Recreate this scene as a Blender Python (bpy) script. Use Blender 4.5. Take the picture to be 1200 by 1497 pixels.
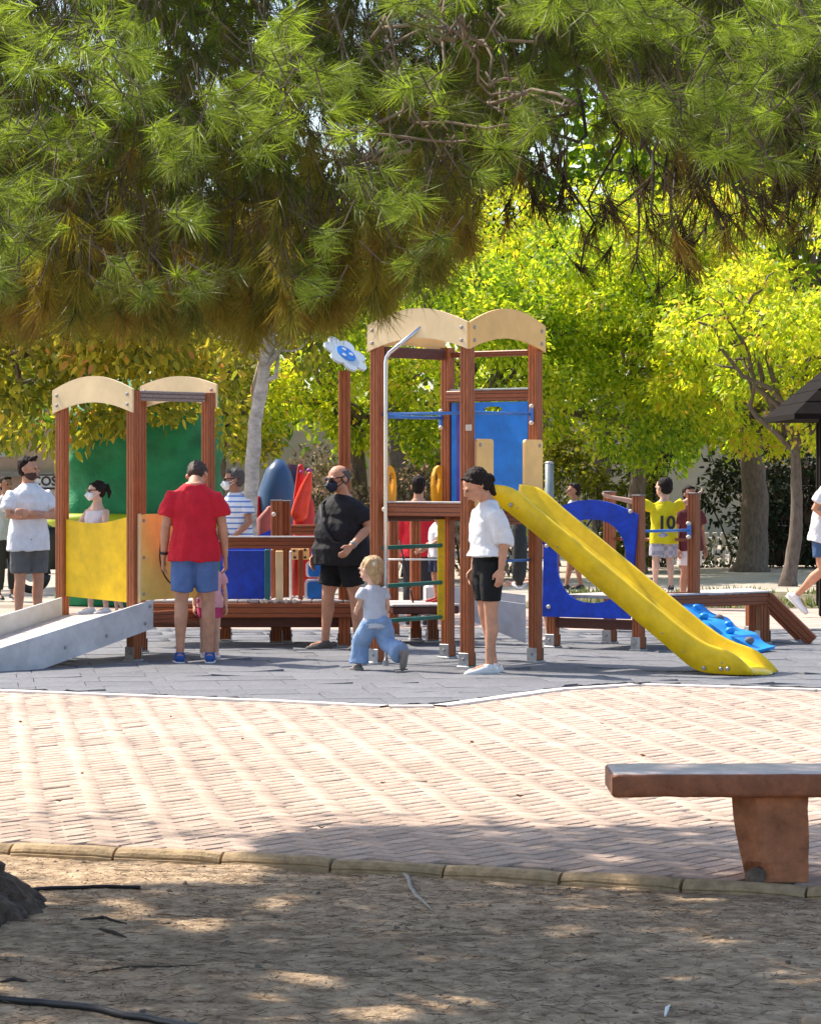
import bpy, math, random
import numpy as np
from mathutils import Vector, Matrix, noise
from mathutils.geometry import tessellate_polygon

for o in list(bpy.data.objects): bpy.data.objects.remove(o)
S = bpy.context.scene
COL = S.collection
R = math.radians
random.seed(7); rng = np.random.default_rng(7)

# ------------------------------------------------------------------ camera, sky, sun, exposure
F = 4500.0; CZ = 1.6; HY = 690.0
cam = bpy.data.cameras.new('camera'); co = bpy.data.objects.new('camera', cam); COL.objects.link(co)
cam.sensor_fit = 'HORIZONTAL'; cam.sensor_width = 36; cam.lens = 36*F/1200
cam.shift_y = -(1497/2-HY)/1200
cam.clip_start = .5; cam.clip_end = 2000
co.location = (0, 0, CZ); co.rotation_euler = (R(90), 0, 0)
cam.dof.use_dof = True; cam.dof.focus_distance = 26; cam.dof.aperture_fstop = 60
S.camera = co
SUN_AZ, SUN_EL = R(-56), R(50)          # azimuth from +Y towards +X (negative: to the left)
sdir = Vector((math.sin(SUN_AZ)*math.cos(SUN_EL), math.cos(SUN_AZ)*math.cos(SUN_EL), math.sin(SUN_EL)))
W = bpy.data.worlds.new('World'); S.world = W; W.use_nodes = True
nt = W.node_tree; nt.nodes.clear()
sky = nt.nodes.new('ShaderNodeTexSky'); sky.sky_type = 'NISHITA'; sky.sun_disc = False
sky.sun_elevation = SUN_EL; sky.sun_rotation = SUN_AZ; sky.altitude = 50; sky.dust_density = 2.0
bg = nt.nodes.new('ShaderNodeBackground'); bg.inputs[1].default_value = .15
wo = nt.nodes.new('ShaderNodeOutputWorld'); nt.links.new(sky.outputs[0], bg.inputs[0]); nt.links.new(bg.outputs[0], wo.inputs[0])
sl = bpy.data.lights.new('sun', 'SUN'); sl.energy = 4.3; sl.angle = R(.55); sl.color = (1, .90, .77)
so = bpy.data.objects.new('sun', sl); COL.objects.link(so); so.rotation_euler = sdir.to_track_quat('Z', 'Y').to_euler()
S.view_settings.view_transform = 'Standard'; S.view_settings.look = 'None'
S.view_settings.exposure = .92; S.view_settings.gamma = 1; S.view_settings.use_curve_mapping = False
S.render.engine = 'CYCLES'; S.cycles.max_bounces = 8; S.cycles.transmission_bounces = 6

def at(px, py, d): return Vector(((px-600)*d/F, d, CZ-(py-HY)*d/F))
def gd(py): return F*CZ/(py-HY)
def proj(x, y, z): return 600+F*x/y, HY+F*(CZ-z)/y

# ------------------------------------------------------------------ materials
MATS = {}
def nodes(name):
    m = bpy.data.materials.new(name); m.use_nodes = True; t = m.node_tree
    return m, t, t.nodes['Principled BSDF'], t.nodes, t.links
def mat(name, c, rough=.6, var=.12, scale=8, bump=0, bscale=60, stretch=None, metal=0, spec=.4, c2=None, c2f=None, obj_rand=0, tint=0, sss=0, coat=0, lowfreq=0):
    if name in MATS: return MATS[name]
    m, t, b, N, L = nodes(name)
    tc = N.new('ShaderNodeTexCoord'); src = tc.outputs['Object']
    if stretch:
        mp = N.new('ShaderNodeMapping'); mp.inputs['Scale'].default_value = stretch; L.new(src, mp.inputs[0]); src = mp.outputs[0]
    nz = N.new('ShaderNodeTexNoise'); nz.inputs['Scale'].default_value = scale; nz.inputs['Detail'].default_value = 6; nz.inputs['Roughness'].default_value = .65
    L.new(src, nz.inputs['Vector'])
    rp = N.new('ShaderNodeValToRGB'); L.new(nz.outputs[0], rp.inputs[0])
    rp.color_ramp.elements[0].position = .3; rp.color_ramp.elements[1].position = .7
    lo = [max(0, x*(1-var*1.5)) for x in c]; hi = [min(1, x*(1+var)) for x in c]
    if c2: hi = list(c2)
    rp.color_ramp.elements[0].color = (*lo, 1); rp.color_ramp.elements[1].color = (*hi, 1)
    out = rp.outputs[0]
    def mul(out, sock, lo_, hi_):
        mr = N.new('ShaderNodeMapRange'); L.new(sock, mr.inputs[0]); mr.inputs[3].default_value = lo_; mr.inputs[4].default_value = hi_
        mx = N.new('ShaderNodeVectorMath'); mx.operation = 'SCALE'; L.new(out, mx.inputs[0]); L.new(mr.outputs[0], mx.inputs['Scale']); return mx.outputs[0]
    if lowfreq:
        n2 = N.new('ShaderNodeTexNoise'); n2.inputs['Scale'].default_value = lowfreq; n2.inputs['Detail'].default_value = 4; L.new(tc.outputs['Object'], n2.inputs['Vector'])
        out = mul(out, n2.outputs[0], .7, 1.3)
    if obj_rand:
        oi = N.new('ShaderNodeObjectInfo'); out = mul(out, oi.outputs['Random'], 1-obj_rand, 1+obj_rand)
    if tint:
        a = N.new('ShaderNodeAttribute'); a.attribute_name = 'tint'; out = mul(out, a.outputs['Fac'], 1-tint, 1+tint)
    L.new(out, b.inputs['Base Color'])
    b.inputs['Roughness'].default_value = rough; b.inputs['Metallic'].default_value = metal
    b.inputs['Specular IOR Level'].default_value = spec
    if coat: b.inputs['Coat Weight'].default_value = coat; b.inputs['Coat Roughness'].default_value = .25
    if sss: b.inputs['Subsurface Weight'].default_value = sss; b.inputs['Subsurface Radius'].default_value = (.02, .008, .004)
    if bump:
        n3 = N.new('ShaderNodeTexNoise'); n3.inputs['Scale'].default_value = bscale; n3.inputs['Detail'].default_value = 8; L.new(src, n3.inputs['Vector'])
        bp = N.new('ShaderNodeBump'); bp.inputs['Strength'].default_value = min(1, bump); bp.inputs['Distance'].default_value = .01*max(1, bump); L.new(n3.outputs[0], bp.inputs['Height']); L.new(bp.outputs[0], b.inputs['Normal'])
    MATS[name] = m; return m
def leafmat(name, stops, trans=.55, rough=.5, tscale=2.0):
    m, t, b, N, L = nodes(name)
    a = N.new('ShaderNodeAttribute'); a.attribute_name = 'tint'
    rp = N.new('ShaderNodeValToRGB'); L.new(a.outputs['Fac'], rp.inputs[0])
    el = rp.color_ramp.elements
    while len(el) < len(stops): el.new(.5)
    for e, (p, c) in zip(el, stops): e.position = p; e.color = (*c, 1)
    L.new(rp.outputs[0], b.inputs['Base Color']); b.inputs['Roughness'].default_value = rough; b.inputs['Specular IOR Level'].default_value = .3
    tr = N.new('ShaderNodeBsdfTranslucent'); sc = N.new('ShaderNodeVectorMath'); sc.operation = 'MULTIPLY'; sc.inputs[1].default_value = (tscale, tscale*.98, tscale*.6)
    L.new(rp.outputs[0], sc.inputs[0]); L.new(sc.outputs[0], tr.inputs[0])
    mx = N.new('ShaderNodeMixShader'); mx.inputs[0].default_value = trans; L.new(b.outputs[0], mx.inputs[1]); L.new(tr.outputs[0], mx.inputs[2])
    L.new(mx.outputs[0], N['Material Output'].inputs[0]); MATS[name] = m; return m

wood = mat('wood', (.34, .10, .032), .45, .25, 12, bump=.12, bscale=30, stretch=(8, 8, .8), spec=.4, obj_rand=.12)
wood_h = mat('wood_h', (.30, .085, .030), .45, .22, 10, bump=.12, bscale=30, stretch=(.8, 8, 8), spec=.4, obj_rand=.12)
wood_cap = mat('wood_cap', (.2, .17, .16), .8, .2)
wood_grey = mat('wood_grey', (.28, .24, .22), .75, .25, stretch=(.8, 8, 8))
steel = mat('steel', (.42, .42, .42), .5, .25, metal=.7)
chrome = mat('chrome', (.65, .65, .66), .18, .03, metal=1)
bolt_m = mat('bolt_grey', (.35, .35, .36), .35, .1, metal=.5)
cap_white = mat('cap_cream', (.7, .6, .48), .45, .05)
peach = mat('peach_panel', (.88, .53, .18), .4, .07, 6, lowfreq=2, bump=.05)
peach_pale = mat('peach_pale', (.86, .66, .37), .45, .07, 6, lowfreq=2)  # paler copy of the peach, the lit arches' tone painted in
yellow = mat('yellow_panel', (.86, .54, .006), .42, .12, 9, lowfreq=3, bump=.05)
yellow2 = mat('yellow_orange', (.78, .36, .01), .4, .06)
slide_m = mat('slide_plastic', (.88, .60, .008), .34, .13, 5, lowfreq=3, bump=.05, bscale=120, coat=.1)
blue = mat('blue_panel', (.006, .055, .50), .4, .22, 12, lowfreq=4, bump=.05)
blue_l = mat('sky_blue_panel', (.006, .17, .62), .4, .15, 9, lowfreq=3)
blue_c = mat('light_blue_plastic', (.01, .30, .80), .4, .1, 6)
navy_p = mat('purple_blue_panel', (.03, .025, .2), .4)
green_r = mat('green_rung', (.02, .15, .12), .5)
teal = mat('teal_bar', (.02, .16, .17), .5)
bar_blue = mat('blue_bar', (.06, .20, .55), .3, .1)
ramp_g = mat('grey_panel', (.60, .61, .63), .5, .12, 7, lowfreq=3)
ramp_deck = mat('ramp_deck', (.5, .45, .42), .7, .15, 30)
white_p = mat('white_plastic', (.78, .78, .76), .4, .05)
black_p = mat('black_rubber', (.02, .02, .022), .5, .2)
paver_m = mat('paver', (.46, .35, .28), .9, .14, 25, bump=.5, bscale=140, obj_rand=.12, tint=.12, lowfreq=.7, spec=.2)
bed_m = mat('paver_bed', (.28, .225, .18), .95, .2, 30)
far_pav = mat('far_paving', (.47, .36, .30), .9, .2, 3, bump=.3, stretch=(1, 1, 1), lowfreq=.25)
rubber_m = mat('rubber_tile', (.175, .18, .195), .9, .2, 40, bump=.6, bscale=250, obj_rand=.07, tint=.07, lowfreq=.8)
kerb_m = mat('kerb_concrete', (.43, .31, .18), .9, .22, 18, bump=.5, bscale=90, obj_rand=.1)
edge_m = mat('white_edging', (.78, .72, .66), .8, .1, 20)
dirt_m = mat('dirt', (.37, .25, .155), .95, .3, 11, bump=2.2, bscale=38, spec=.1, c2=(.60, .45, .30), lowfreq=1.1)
sand_m = mat('sand_ground', (.42, .37, .31), .95, .2, 1.2, bump=.4, lowfreq=.12)
grass_m = mat('grass_ground', (.10, .13, .06), .95, .4, 5, c2=(.27, .22, .13), bump=.5)
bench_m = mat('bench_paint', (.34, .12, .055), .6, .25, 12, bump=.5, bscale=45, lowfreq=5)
bench_top_sheen = mat('bench_top_sheen', (.50, .40, .36), .4, .25, 9, bump=.3, bscale=40)  # paler copy of the seat paint, imitating sky reflection on its top
bark_m = mat('pine_bark', (.045, .03, .024), .95, .4, 5, bump=2.5, bscale=9, stretch=(3, 3, .9), c2=(.20, .14, .105))
bark_d = mat('grey_bark', (.17, .13, .105), .95, .3, 12, bump=.8, bscale=30, stretch=(2, 2, .7))
bark_p = mat('pale_bark', (.50, .44, .37), .9, .3, 7, c2=(.66, .61, .53), bump=.5, stretch=(1, 1, 1.8), lowfreq=4)
twig_m = mat('twig_bark', (.09, .068, .045), .9, .3, 20)
twig_dk = mat('twig_dark', (.06, .045, .035), .9, .3, 20)

# ------------------------------------------------------------------ mesh helpers
class MB:
    def __init__(s): s.v = []; s.f = []
    def add(s, vs, fs):
        n = len(s.v); s.v.extend([tuple(v) for v in vs]); s.f.extend([tuple(i+n for i in f) for f in fs]); return s
    def box(s, c, size, ang=0, M=None):
        hx, hy, hz = [q/2 for q in size]
        vs = [Vector((x, y, z)) for z in (-hz, hz) for y in (-hy, hy) for x in (-hx, hx)]
        M = M or Matrix.Rotation(ang, 3, 'Z'); c = Vector(c)
        return s.add([M@v+c for v in vs], [(0, 2, 3, 1), (4, 5, 7, 6), (0, 1, 5, 4), (2, 6, 7, 3), (0, 4, 6, 2), (1, 3, 7, 5)])
    def bbox(s, c, size, ang=0, b=.006, M=None):   # box with bevelled edges
        hx, hy, hz = [q/2 for q in size]; b = min(b, hx*.9, hy*.9, hz*.9)
        M = M or Matrix.Rotation(ang, 3, 'Z'); c = Vector(c); rings = []
        for z, i in ((-hz, b), (-hz+b, 0), (hz-b, 0), (hz, b)):
            X, Y = hx-i, hy-i; k = b*.6
            rings.append([(-X+k, -Y, z), (X-k, -Y, z), (X, -Y+k, z), (X, Y-k, z), (X-k, Y, z), (-X+k, Y, z), (-X, Y-k, z), (-X, -Y+k, z)])
        n = len(s.v); vs = [M@Vector(p)+c for r in rings for p in r]; fs = [tuple(range(7, -1, -1)), tuple(range(24, 32))]
        for r in range(3):
            for i in range(8): j = (i+1) % 8; fs.append((r*8+i, r*8+j, r*8+8+j, r*8+8+i))
        return s.add(vs, fs)
    def tube(s, pts, rad, n=8, caps=True, flat=None, lat=None, dome=False):
        pts = [Vector(p) for p in pts]
        if not hasattr(rad, '__len__'): rad = [rad]*len(pts)
        pr = [(r, r) if not hasattr(r, '__len__') else r for r in rad]
        if dome:
            d0 = (pts[0]-pts[1]).normalized(); d1 = (pts[-1]-pts[-2]).normalized()
            r0 = pr[0]; r1 = pr[-1]
            pre = [(pts[0]+d0*max(r0)*k, (r0[0]*w, r0[1]*w)) for k, w in ((.95, .25), (.75, .65), (.4, .92))]
            post = [(pts[-1]+d1*max(r1)*k, (r1[0]*w, r1[1]*w)) for k, w in ((.4, .92), (.75, .65), (.95, .25))]
            pts = [p for p, _ in pre]+pts+[p for p, _ in post]; pr = [r for _, r in pre]+pr+[r for _, r in post]
        vs = []; U = None
        for i, p in enumerate(pts):
            d = (pts[min(i+1, len(pts)-1)]-pts[max(i-1, 0)])
            d = d.normalized() if d.length > 1e-9 else Vector((0, 0, 1))
            if lat is not None: u = Vector(lat)-d*d.dot(Vector(lat))
            elif U is None: u = d.orthogonal()
            else: u = U-d*d.dot(U)
            if u.length < 1e-6: u = d.orthogonal()
            u.normalize(); U = u; w = d.cross(u)
            for k in range(n):
                a = 2*math.pi*k/n; vs.append(p+u*math.cos(a)*pr[i][0]+w*math.sin(a)*pr[i][1])
        fs = []
        for i in range(len(pts)-1):
            for k in range(n): j = (k+1) % n; fs.append((i*n+k, i*n+j, (i+1)*n+j, (i+1)*n+k))
        if caps: fs += [tuple(range(n-1, -1, -1)), tuple((len(pts)-1)*n+k for k in range(n))]
        return s.add(vs, fs)
    def ell(s, c, r, M=None, nu=14, nv=9):
        c = Vector(c); vs = []; M = M or Matrix.Identity(3)
        for j in range(1, nv):
            t = math.pi*j/nv
            for i in range(nu):
                a = 2*math.pi*i/nu; vs.append(M@Vector((r[0]*math.sin(t)*math.cos(a), r[1]*math.sin(t)*math.sin(a), r[2]*math.cos(t)))+c)
        b = len(vs); vs += [M@Vector((0, 0, r[2]))+c, M@Vector((0, 0, -r[2]))+c]; fs = []
        for j in range(nv-2):
            for i in range(nu): k = (i+1) % nu; fs.append((j*nu+i, (j+1)*nu+i, (j+1)*nu+k, j*nu+k))
        for i in range(nu): k = (i+1) % nu; fs += [(b, i, k), (b+1, (nv-2)*nu+k, (nv-2)*nu+i)]
        return s.add(vs, fs)
    def prism(s, poly, z0, z1, T=None):     # poly in XY
        n = len(poly); vs = [Vector((x, y, z)) for z in (z0, z1) for x, y in poly]
        if T: vs = [T@v for v in vs]
        fs = [tuple(range(n-1, -1, -1)), tuple(range(n, 2*n))]+[(i, (i+1) % n, n+(i+1) % n, n+i) for i in range(n)]
        return s.add(vs, fs)
    def plate(s, A, B, outer, th=.02, off=0, holes=(), d=None):
        """outline given as (u metres from A towards B, z); thickness th centred at off along the outward normal"""
        A = Vector((A[0], A[1], 0)); B = Vector((B[0], B[1], 0)); e = (B-A).normalized(); nn = Vector((e.y, -e.x, 0))
        loops = [list(outer)]+[list(h) for h in holes]; flat = [p for l in loops for p in l]
        tri = tessellate_polygon([[Vector((u, z, 0)) for u, z in l] for l in loops]); N = len(flat)
        vs = [A+e*u+nn*(off+k*th/2)+Vector((0, 0, z)) for k in (1, -1) for u, z in flat]
        fs = []
        for t_ in tri:
            a, b, c = [flat[i] for i in t_]
            if (b[0]-a[0])*(c[1]-a[1])-(b[1]-a[1])*(c[0]-a[0]) < 0: t_ = (t_[0], t_[2], t_[1])
            fs += [tuple(t_), (t_[2]+N, t_[1]+N, t_[0]+N)]
        o = 0
        for l in loops:
            n = len(l)
            for i in range(n): j = (i+1) % n; fs.append((o+i, o+N+i, o+N+j, o+j))
            o += n
        return s.add(vs, fs)
WL = {}
def wl(o): return WL.get(o.name, Vector((0, 0, 0))) if o else Vector((0, 0, 0))
def meshof(name, mb, m, loc=Vector((0, 0, 0)), smooth=False):
    me = bpy.data.meshes.new(name); me.from_pydata([tuple(Vector(v)-loc) for v in mb.v], [], mb.f); me.update()
    if smooth: me.shade_smooth()
    if m: me.materials.append(m)
    return me
def link(name, me, parent=None, loc=None):
    o = bpy.data.objects.new(name, me); COL.objects.link(o)
    if parent: o.parent = parent
    if loc is not None: o.location = Vector(loc)-wl(parent)
    WL[o.name] = Vector(loc) if loc is not None else wl(parent)
    return o
def obj(name, mb, m, parent=None, smooth=False, label=None):
    """world-coordinate mesh; the child's origin sits on its parent's"""
    base = wl(parent); me = meshof(name, mb, m, base, smooth); o = bpy.data.objects.new(name, me); COL.objects.link(o)
    if parent: o.parent = parent
    WL[o.name] = base.copy()
    if label: o['label'] = label
    return o
def thing(name, label, cat, loc, group=None):
    o = bpy.data.objects.new(name, None); COL.objects.link(o); o.location = loc; o.empty_display_size = .1
    WL[o.name] = Vector(loc); return tag(o, label, cat, group)
def tag(o, label, cat, group=None):
    o['label'] = label; o['category'] = cat
    if group: o['group'] = group
    return o
def kind(o, k, label=None):
    o['kind'] = k
    if label: o['label'] = label
    return o
def npmesh(name, V, Fc, m, tint=None, smooth=False):
    V = np.asarray(V, np.float32).reshape(-1, 3); Fc = np.asarray(Fc, np.int32); k = Fc.shape[1]; me = bpy.data.meshes.new(name)
    me.vertices.add(len(V)); me.vertices.foreach_set('co', V.ravel()); me.loops.add(Fc.size); me.loops.foreach_set('vertex_index', Fc.ravel())
    me.polygons.add(len(Fc)); me.polygons.foreach_set('loop_start', np.arange(0, Fc.size, k, dtype=np.int32)); me.polygons.foreach_set('loop_total', np.full(len(Fc), k, np.int32))
    if tint is not None:
        a = me.attributes.new('tint', 'FLOAT', 'POINT'); a.data.foreach_set('value', np.asarray(tint, np.float32))
    me.update(calc_edges=True); me.materials.append(m)
    if smooth: me.shade_smooth()
    return me
def rotmats(ax, roll=None):
    """matrices whose local Z is ax (N,3)"""
    ax = ax/np.linalg.norm(ax, axis=1, keepdims=True); r = rng.normal(size=ax.shape); u = r-ax*np.sum(r*ax, 1, keepdims=True)
    u /= np.linalg.norm(u, axis=1, keepdims=True); w = np.cross(ax, u); return np.stack([u, w, ax], axis=2)
def inst(V, Fc, M, P, s, tint):
    """copies of template V,Fc by matrices M, positions P, scales s, into one array"""
    n = len(P); out = np.einsum('nij,vj->nvi', M, V)*s[:, None, None]+P[:, None, :]
    Fa = (Fc[None]+(np.arange(n)*len(V))[:, None, None]).reshape(-1, Fc.shape[1]); return out.reshape(-1, 3), Fa, np.repeat(tint, len(V))
def cat(parts):
    V = []; Fc = []; T = []; o = 0
    for v, f, t in parts: V.append(v); Fc.append(f+o); T.append(t); o += len(v)
    return np.concatenate(V), np.concatenate(Fc), np.concatenate(T)
def text_mesh(txt, size, depth, m, ext_font_bold=False):
    c = bpy.data.curves.new('t', 'FONT'); c.body = txt; c.size = size; c.extrude = depth; c.align_x = 'CENTER'; c.align_y = 'CENTER'; c.offset = size*.03 if ext_font_bold else 0; c.resolution_u = 3
    t = bpy.data.objects.new('t', c); COL.objects.link(t); dg = bpy.context.evaluated_depsgraph_get(); me = bpy.data.meshes.new_from_object(t.evaluated_get(dg)); bpy.data.objects.remove(t); bpy.data.curves.remove(c)
    me.materials.clear(); me.materials.append(m); return me
# ------------------------------------------------------------------ ground
def interp(x, xs, ys): return float(np.interp(x, xs, ys))
KERB = [(-6, 14.95), (-1.77, 13.28), (0, 12.59), (1.58, 11.86), (5, 10.1)]      # back edge of the kerb
def kerb_y(x): return interp(x, [p[0] for p in KERB], [p[1] for p in KERB])
EDGE = [(-9, 25.1), (-3, 22.5), (-.9, 21.45), (-.15, 20.98), (.15, 21.0), (1.05, 22.6), (1.7, 23.15), (3, 22.57), (9, 20.5)]
def edge_y(x): return interp(x, [p[0] for p in EDGE], [p[1] for p in EDGE])

g = MB(); g.add([(-300, -60, -.14), (300, -60, -.14), (300, 500, -.14), (-300, 500, -.14)], [(0, 1, 2, 3)])
kind(obj('ground', g, sand_m), 'structure', 'pale sandy ground of the park')
# paving under and beyond the play surface
g = MB(); xs = np.linspace(-30, 30, 61); vs = []
for x in xs: vs += [(x, kerb_y(max(-6, min(5, x)))+(-.4*(x-5) if x > 5 else (-.39*(x+6) if x < -6 else 0))-.02, -.012), (x, 37.5+.03*x, -.012)]
g.add(vs, [(2*i, 2*i+2, 2*i+3, 2*i+1) for i in range(60)])
paving = kind(obj('plaza_paving', g, bed_m), 'structure', 'pink herringbone brick paving of the plaza')
g = MB(); g.add([(-30, 29.6, -.006), (30, 29.6, -.006), (30, 36.2, -.006), (-30, 36.2, -.006)], [(0, 1, 2, 3)])
kind(obj('far_paving', g, far_pav), 'structure', 'pinkish paving beyond the rubber play surface')
g = MB(); g.add([(-60, 37.0, -.02), (60, 37.0, -.02), (60, 90, -.02), (-60, 90, -.02)], [(0, 1, 2, 3)])
kind(obj('far_path', g, sand_m), 'structure', 'pale sandy path under the far trees')
g = MB(); g.add([(1.0, 36.3, .0), (14, 36.0, .0), (14, 41.5, .0), (2.2, 41.0, .0)], [(0, 1, 2, 3)])
lawn = kind(obj('lawn', g, grass_m), 'structure', 'thin worn grass verge beside the far paving')
# grass blades
n = 9000; P = np.stack([rng.uniform(1.6, 12, n), rng.uniform(36.2, 41, n), np.zeros(n)], 1)
bl = np.array([[-.012, 0, 0], [.012, 0, 0], [0, .01, .09]]); ax = np.stack([rng.normal(0, .4, n), rng.normal(0, .4, n), np.ones(n)], 1)
grassm = leafmat('grass_blades', [(0, (.05, .08, .025)), (.6, (.12, .16, .05)), (1, (.28, .24, .12))], .3)
keep = np.array([noise.noise(Vector((p[0]*.9, p[1]*.9, 0))) > -.1 for p in P]); P = P[keep]; ax = ax[keep]
v, f, t = inst(bl, np.array([[0, 1, 2]]), rotmats(ax), P, rng.uniform(.5, 1.4, len(P)), rng.random(len(P)))
tag(kind(link('grass', npmesh('grass', v, f, grassm, t)), 'stuff'), 'sparse green and straw grass behind the climbing frame', 'grass')

# herringbone pavers
w = .1; g_ = .0045
def paver_mesh(k):
    mb = MB(); L2, W2 = w-g_, w/2-g_; b = .0045
    hz = [random.uniform(-.0012, .0012) for _ in range(4)]
    ring = lambda a, c, z: [(-a, -c, z), (a, -c, z), (a, c, z), (-a, c, z)]
    top = [(x, y, z+h) for (x, y, z), h in zip(ring(L2-b, W2-b, 0), hz)]
    mb.add(ring(L2, W2, -.02)+ring(L2, W2, -.006)+top, [(0, 1, 5, 4), (1, 2, 6, 5), (2, 3, 7, 6), (3, 0, 4, 7), (4, 5, 9, 8), (5, 6, 10, 9), (6, 7, 11, 10), (7, 4, 8, 11), (8, 9, 10, 11)])
    return mb
pm = []
for k in range(4):
    mb = paver_mesh(k); me = meshof('brick', mb, paver_m); a = me.attributes.new('tint', 'FLOAT', 'POINT'); a.data.foreach_set('value', [.2+.2*k]*len(me.vertices)); pm.append((mb, me))
aA = R(90-37)      # long axis of the "right-away" bricks (math angle from +X)
e1 = np.array([math.cos(aA), math.sin(aA)]); e2 = np.array([-math.sin(aA), math.cos(aA)])
o0 = np.array([0., 17.]); br = []
for i in range(-130, 131):
    for j in range(-130, 131):
        c = (i-j) % 4
        if c == 0: p = o0+w*((i+1)*e1+(j+.5)*e2); a = aA
        elif c == 3: p = o0+w*((i+.5)*e1+(j+1)*e2); a = aA+math.pi/2
        else: continue
        x, y = p
        if abs(x) > .14*y+1.6 or y < kerb_y(x)+.06 or y > edge_y(x)-.10: continue
        br.append((x, y, a))
br.sort(key=lambda q: (abs(q[0]) > .1334*q[1]+.05, q[1]))
parts = []
for idx, (x, y, a) in enumerate(br):
    k = random.randrange(4); z = -.001+.002*noise.noise(Vector((x*2, y*2, 0)))+random.uniform(-.0018, .0018)
    if random.random() < .02: z -= .004
    tilt = (random.gauss(0, .008), random.gauss(0, .006), a+random.gauss(0, .012))
    if idx < 300:
        o = link('brick', pm[k][1], paving, (x, y, z)); o.rotation_euler = tilt
    else:
        M = np.array(Matrix.Rotation(tilt[2], 3, 'Z')@Matrix.Rotation(tilt[1], 3, 'Y')@Matrix.Rotation(tilt[0], 3, 'X'))
        parts.append((np.array(pm[k][0].v)@M.T+np.array([x, y, z]), np.array(pm[k][0].f), np.full(12, random.random())))
v, f, t = cat(parts)
kind(link('bricks', npmesh('bricks', v, f, paver_m, t), paving), 'stuff')
# the paving out of view to the sides
# kerb stones
L = [Vector((x, y, 0)) for x, y in KERB]; tot = 0; kerb = thing('kerb', 'low rounded concrete kerb of short stones edging the brick plaza', 'kerb', (0, 12.5, 0))
pos = []; s_ = .0
while True:
    x0 = -4+s_*.925; 
    if x0 > 4.2: break
    pos.append(x0); s_ += .5
for x0 in pos:
    x1 = x0+.925*.49; A = Vector((x0+.004, kerb_y(x0), 0)); B = Vector((x1, kerb_y(x1), 0)); e = (B-A).normalized(); nn = Vector((e.y, -e.x, 0))
    mb = MB(); dz = random.uniform(-.006, .006); pr = [(-.0, -.14), (-.0, .002), (.01, .008), (.04, .012), (.062, .006), (.078, -.008), (.083, -.02), (.078, -.026), (.088, -.032), (.09, -.14)]
    m_ = len(pr); sub = 6; vs = []
    for q in range(sub+1):
        c = A.lerp(B, q/sub); er = .006 if q in (0, sub) else 0
        for o_, z in pr:
            jn = noise.noise(Vector((c.x*6+o_*20, c.y*6, z*20)))*.006
            vs.append(c+nn*(o_-er+jn)+Vector((0, 0, z-er+dz+jn)))
    fs = [(q*m_+i, q*m_+i+1, (q+1)*m_+i+1, (q+1)*m_+i) for q in range(sub) for i in range(m_-1)]+[tuple(range(m_-1, -1, -1)), tuple(sub*m_+i for i in range(m_))]
    mb.add(vs, fs); obj('kerbstone', mb, kerb_m, kerb)
# white edging strip round the rubber surface
rimT = thing('edging_strip', 'thin white edging strip between the brick plaza and the grey play surface', 'kerb', (0, 21, 0))
for i in range(len(EDGE)-1):
    A = Vector((*EDGE[i], 0)); B = Vector((*EDGE[i+1], 0)); e = (B-A).normalized(); nn = Vector((e.y, -e.x, 0))
    mb = MB(); mb.add([A+nn*.11, B+nn*.11, B, A, A+nn*.11+Vector((0, 0, -.05)), B+nn*.11+Vector((0, 0, -.05)), B+Vector((0, 0, -.05)), A+Vector((0, 0, -.05))], [(0, 1, 2, 3), (4, 5, 1, 0), (6, 7, 3, 2)])
    mb.v = [(a, b, c+.012) for a, b, c in mb.v]; obj('edging_piece', mb, edge_m, rimT)

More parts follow.
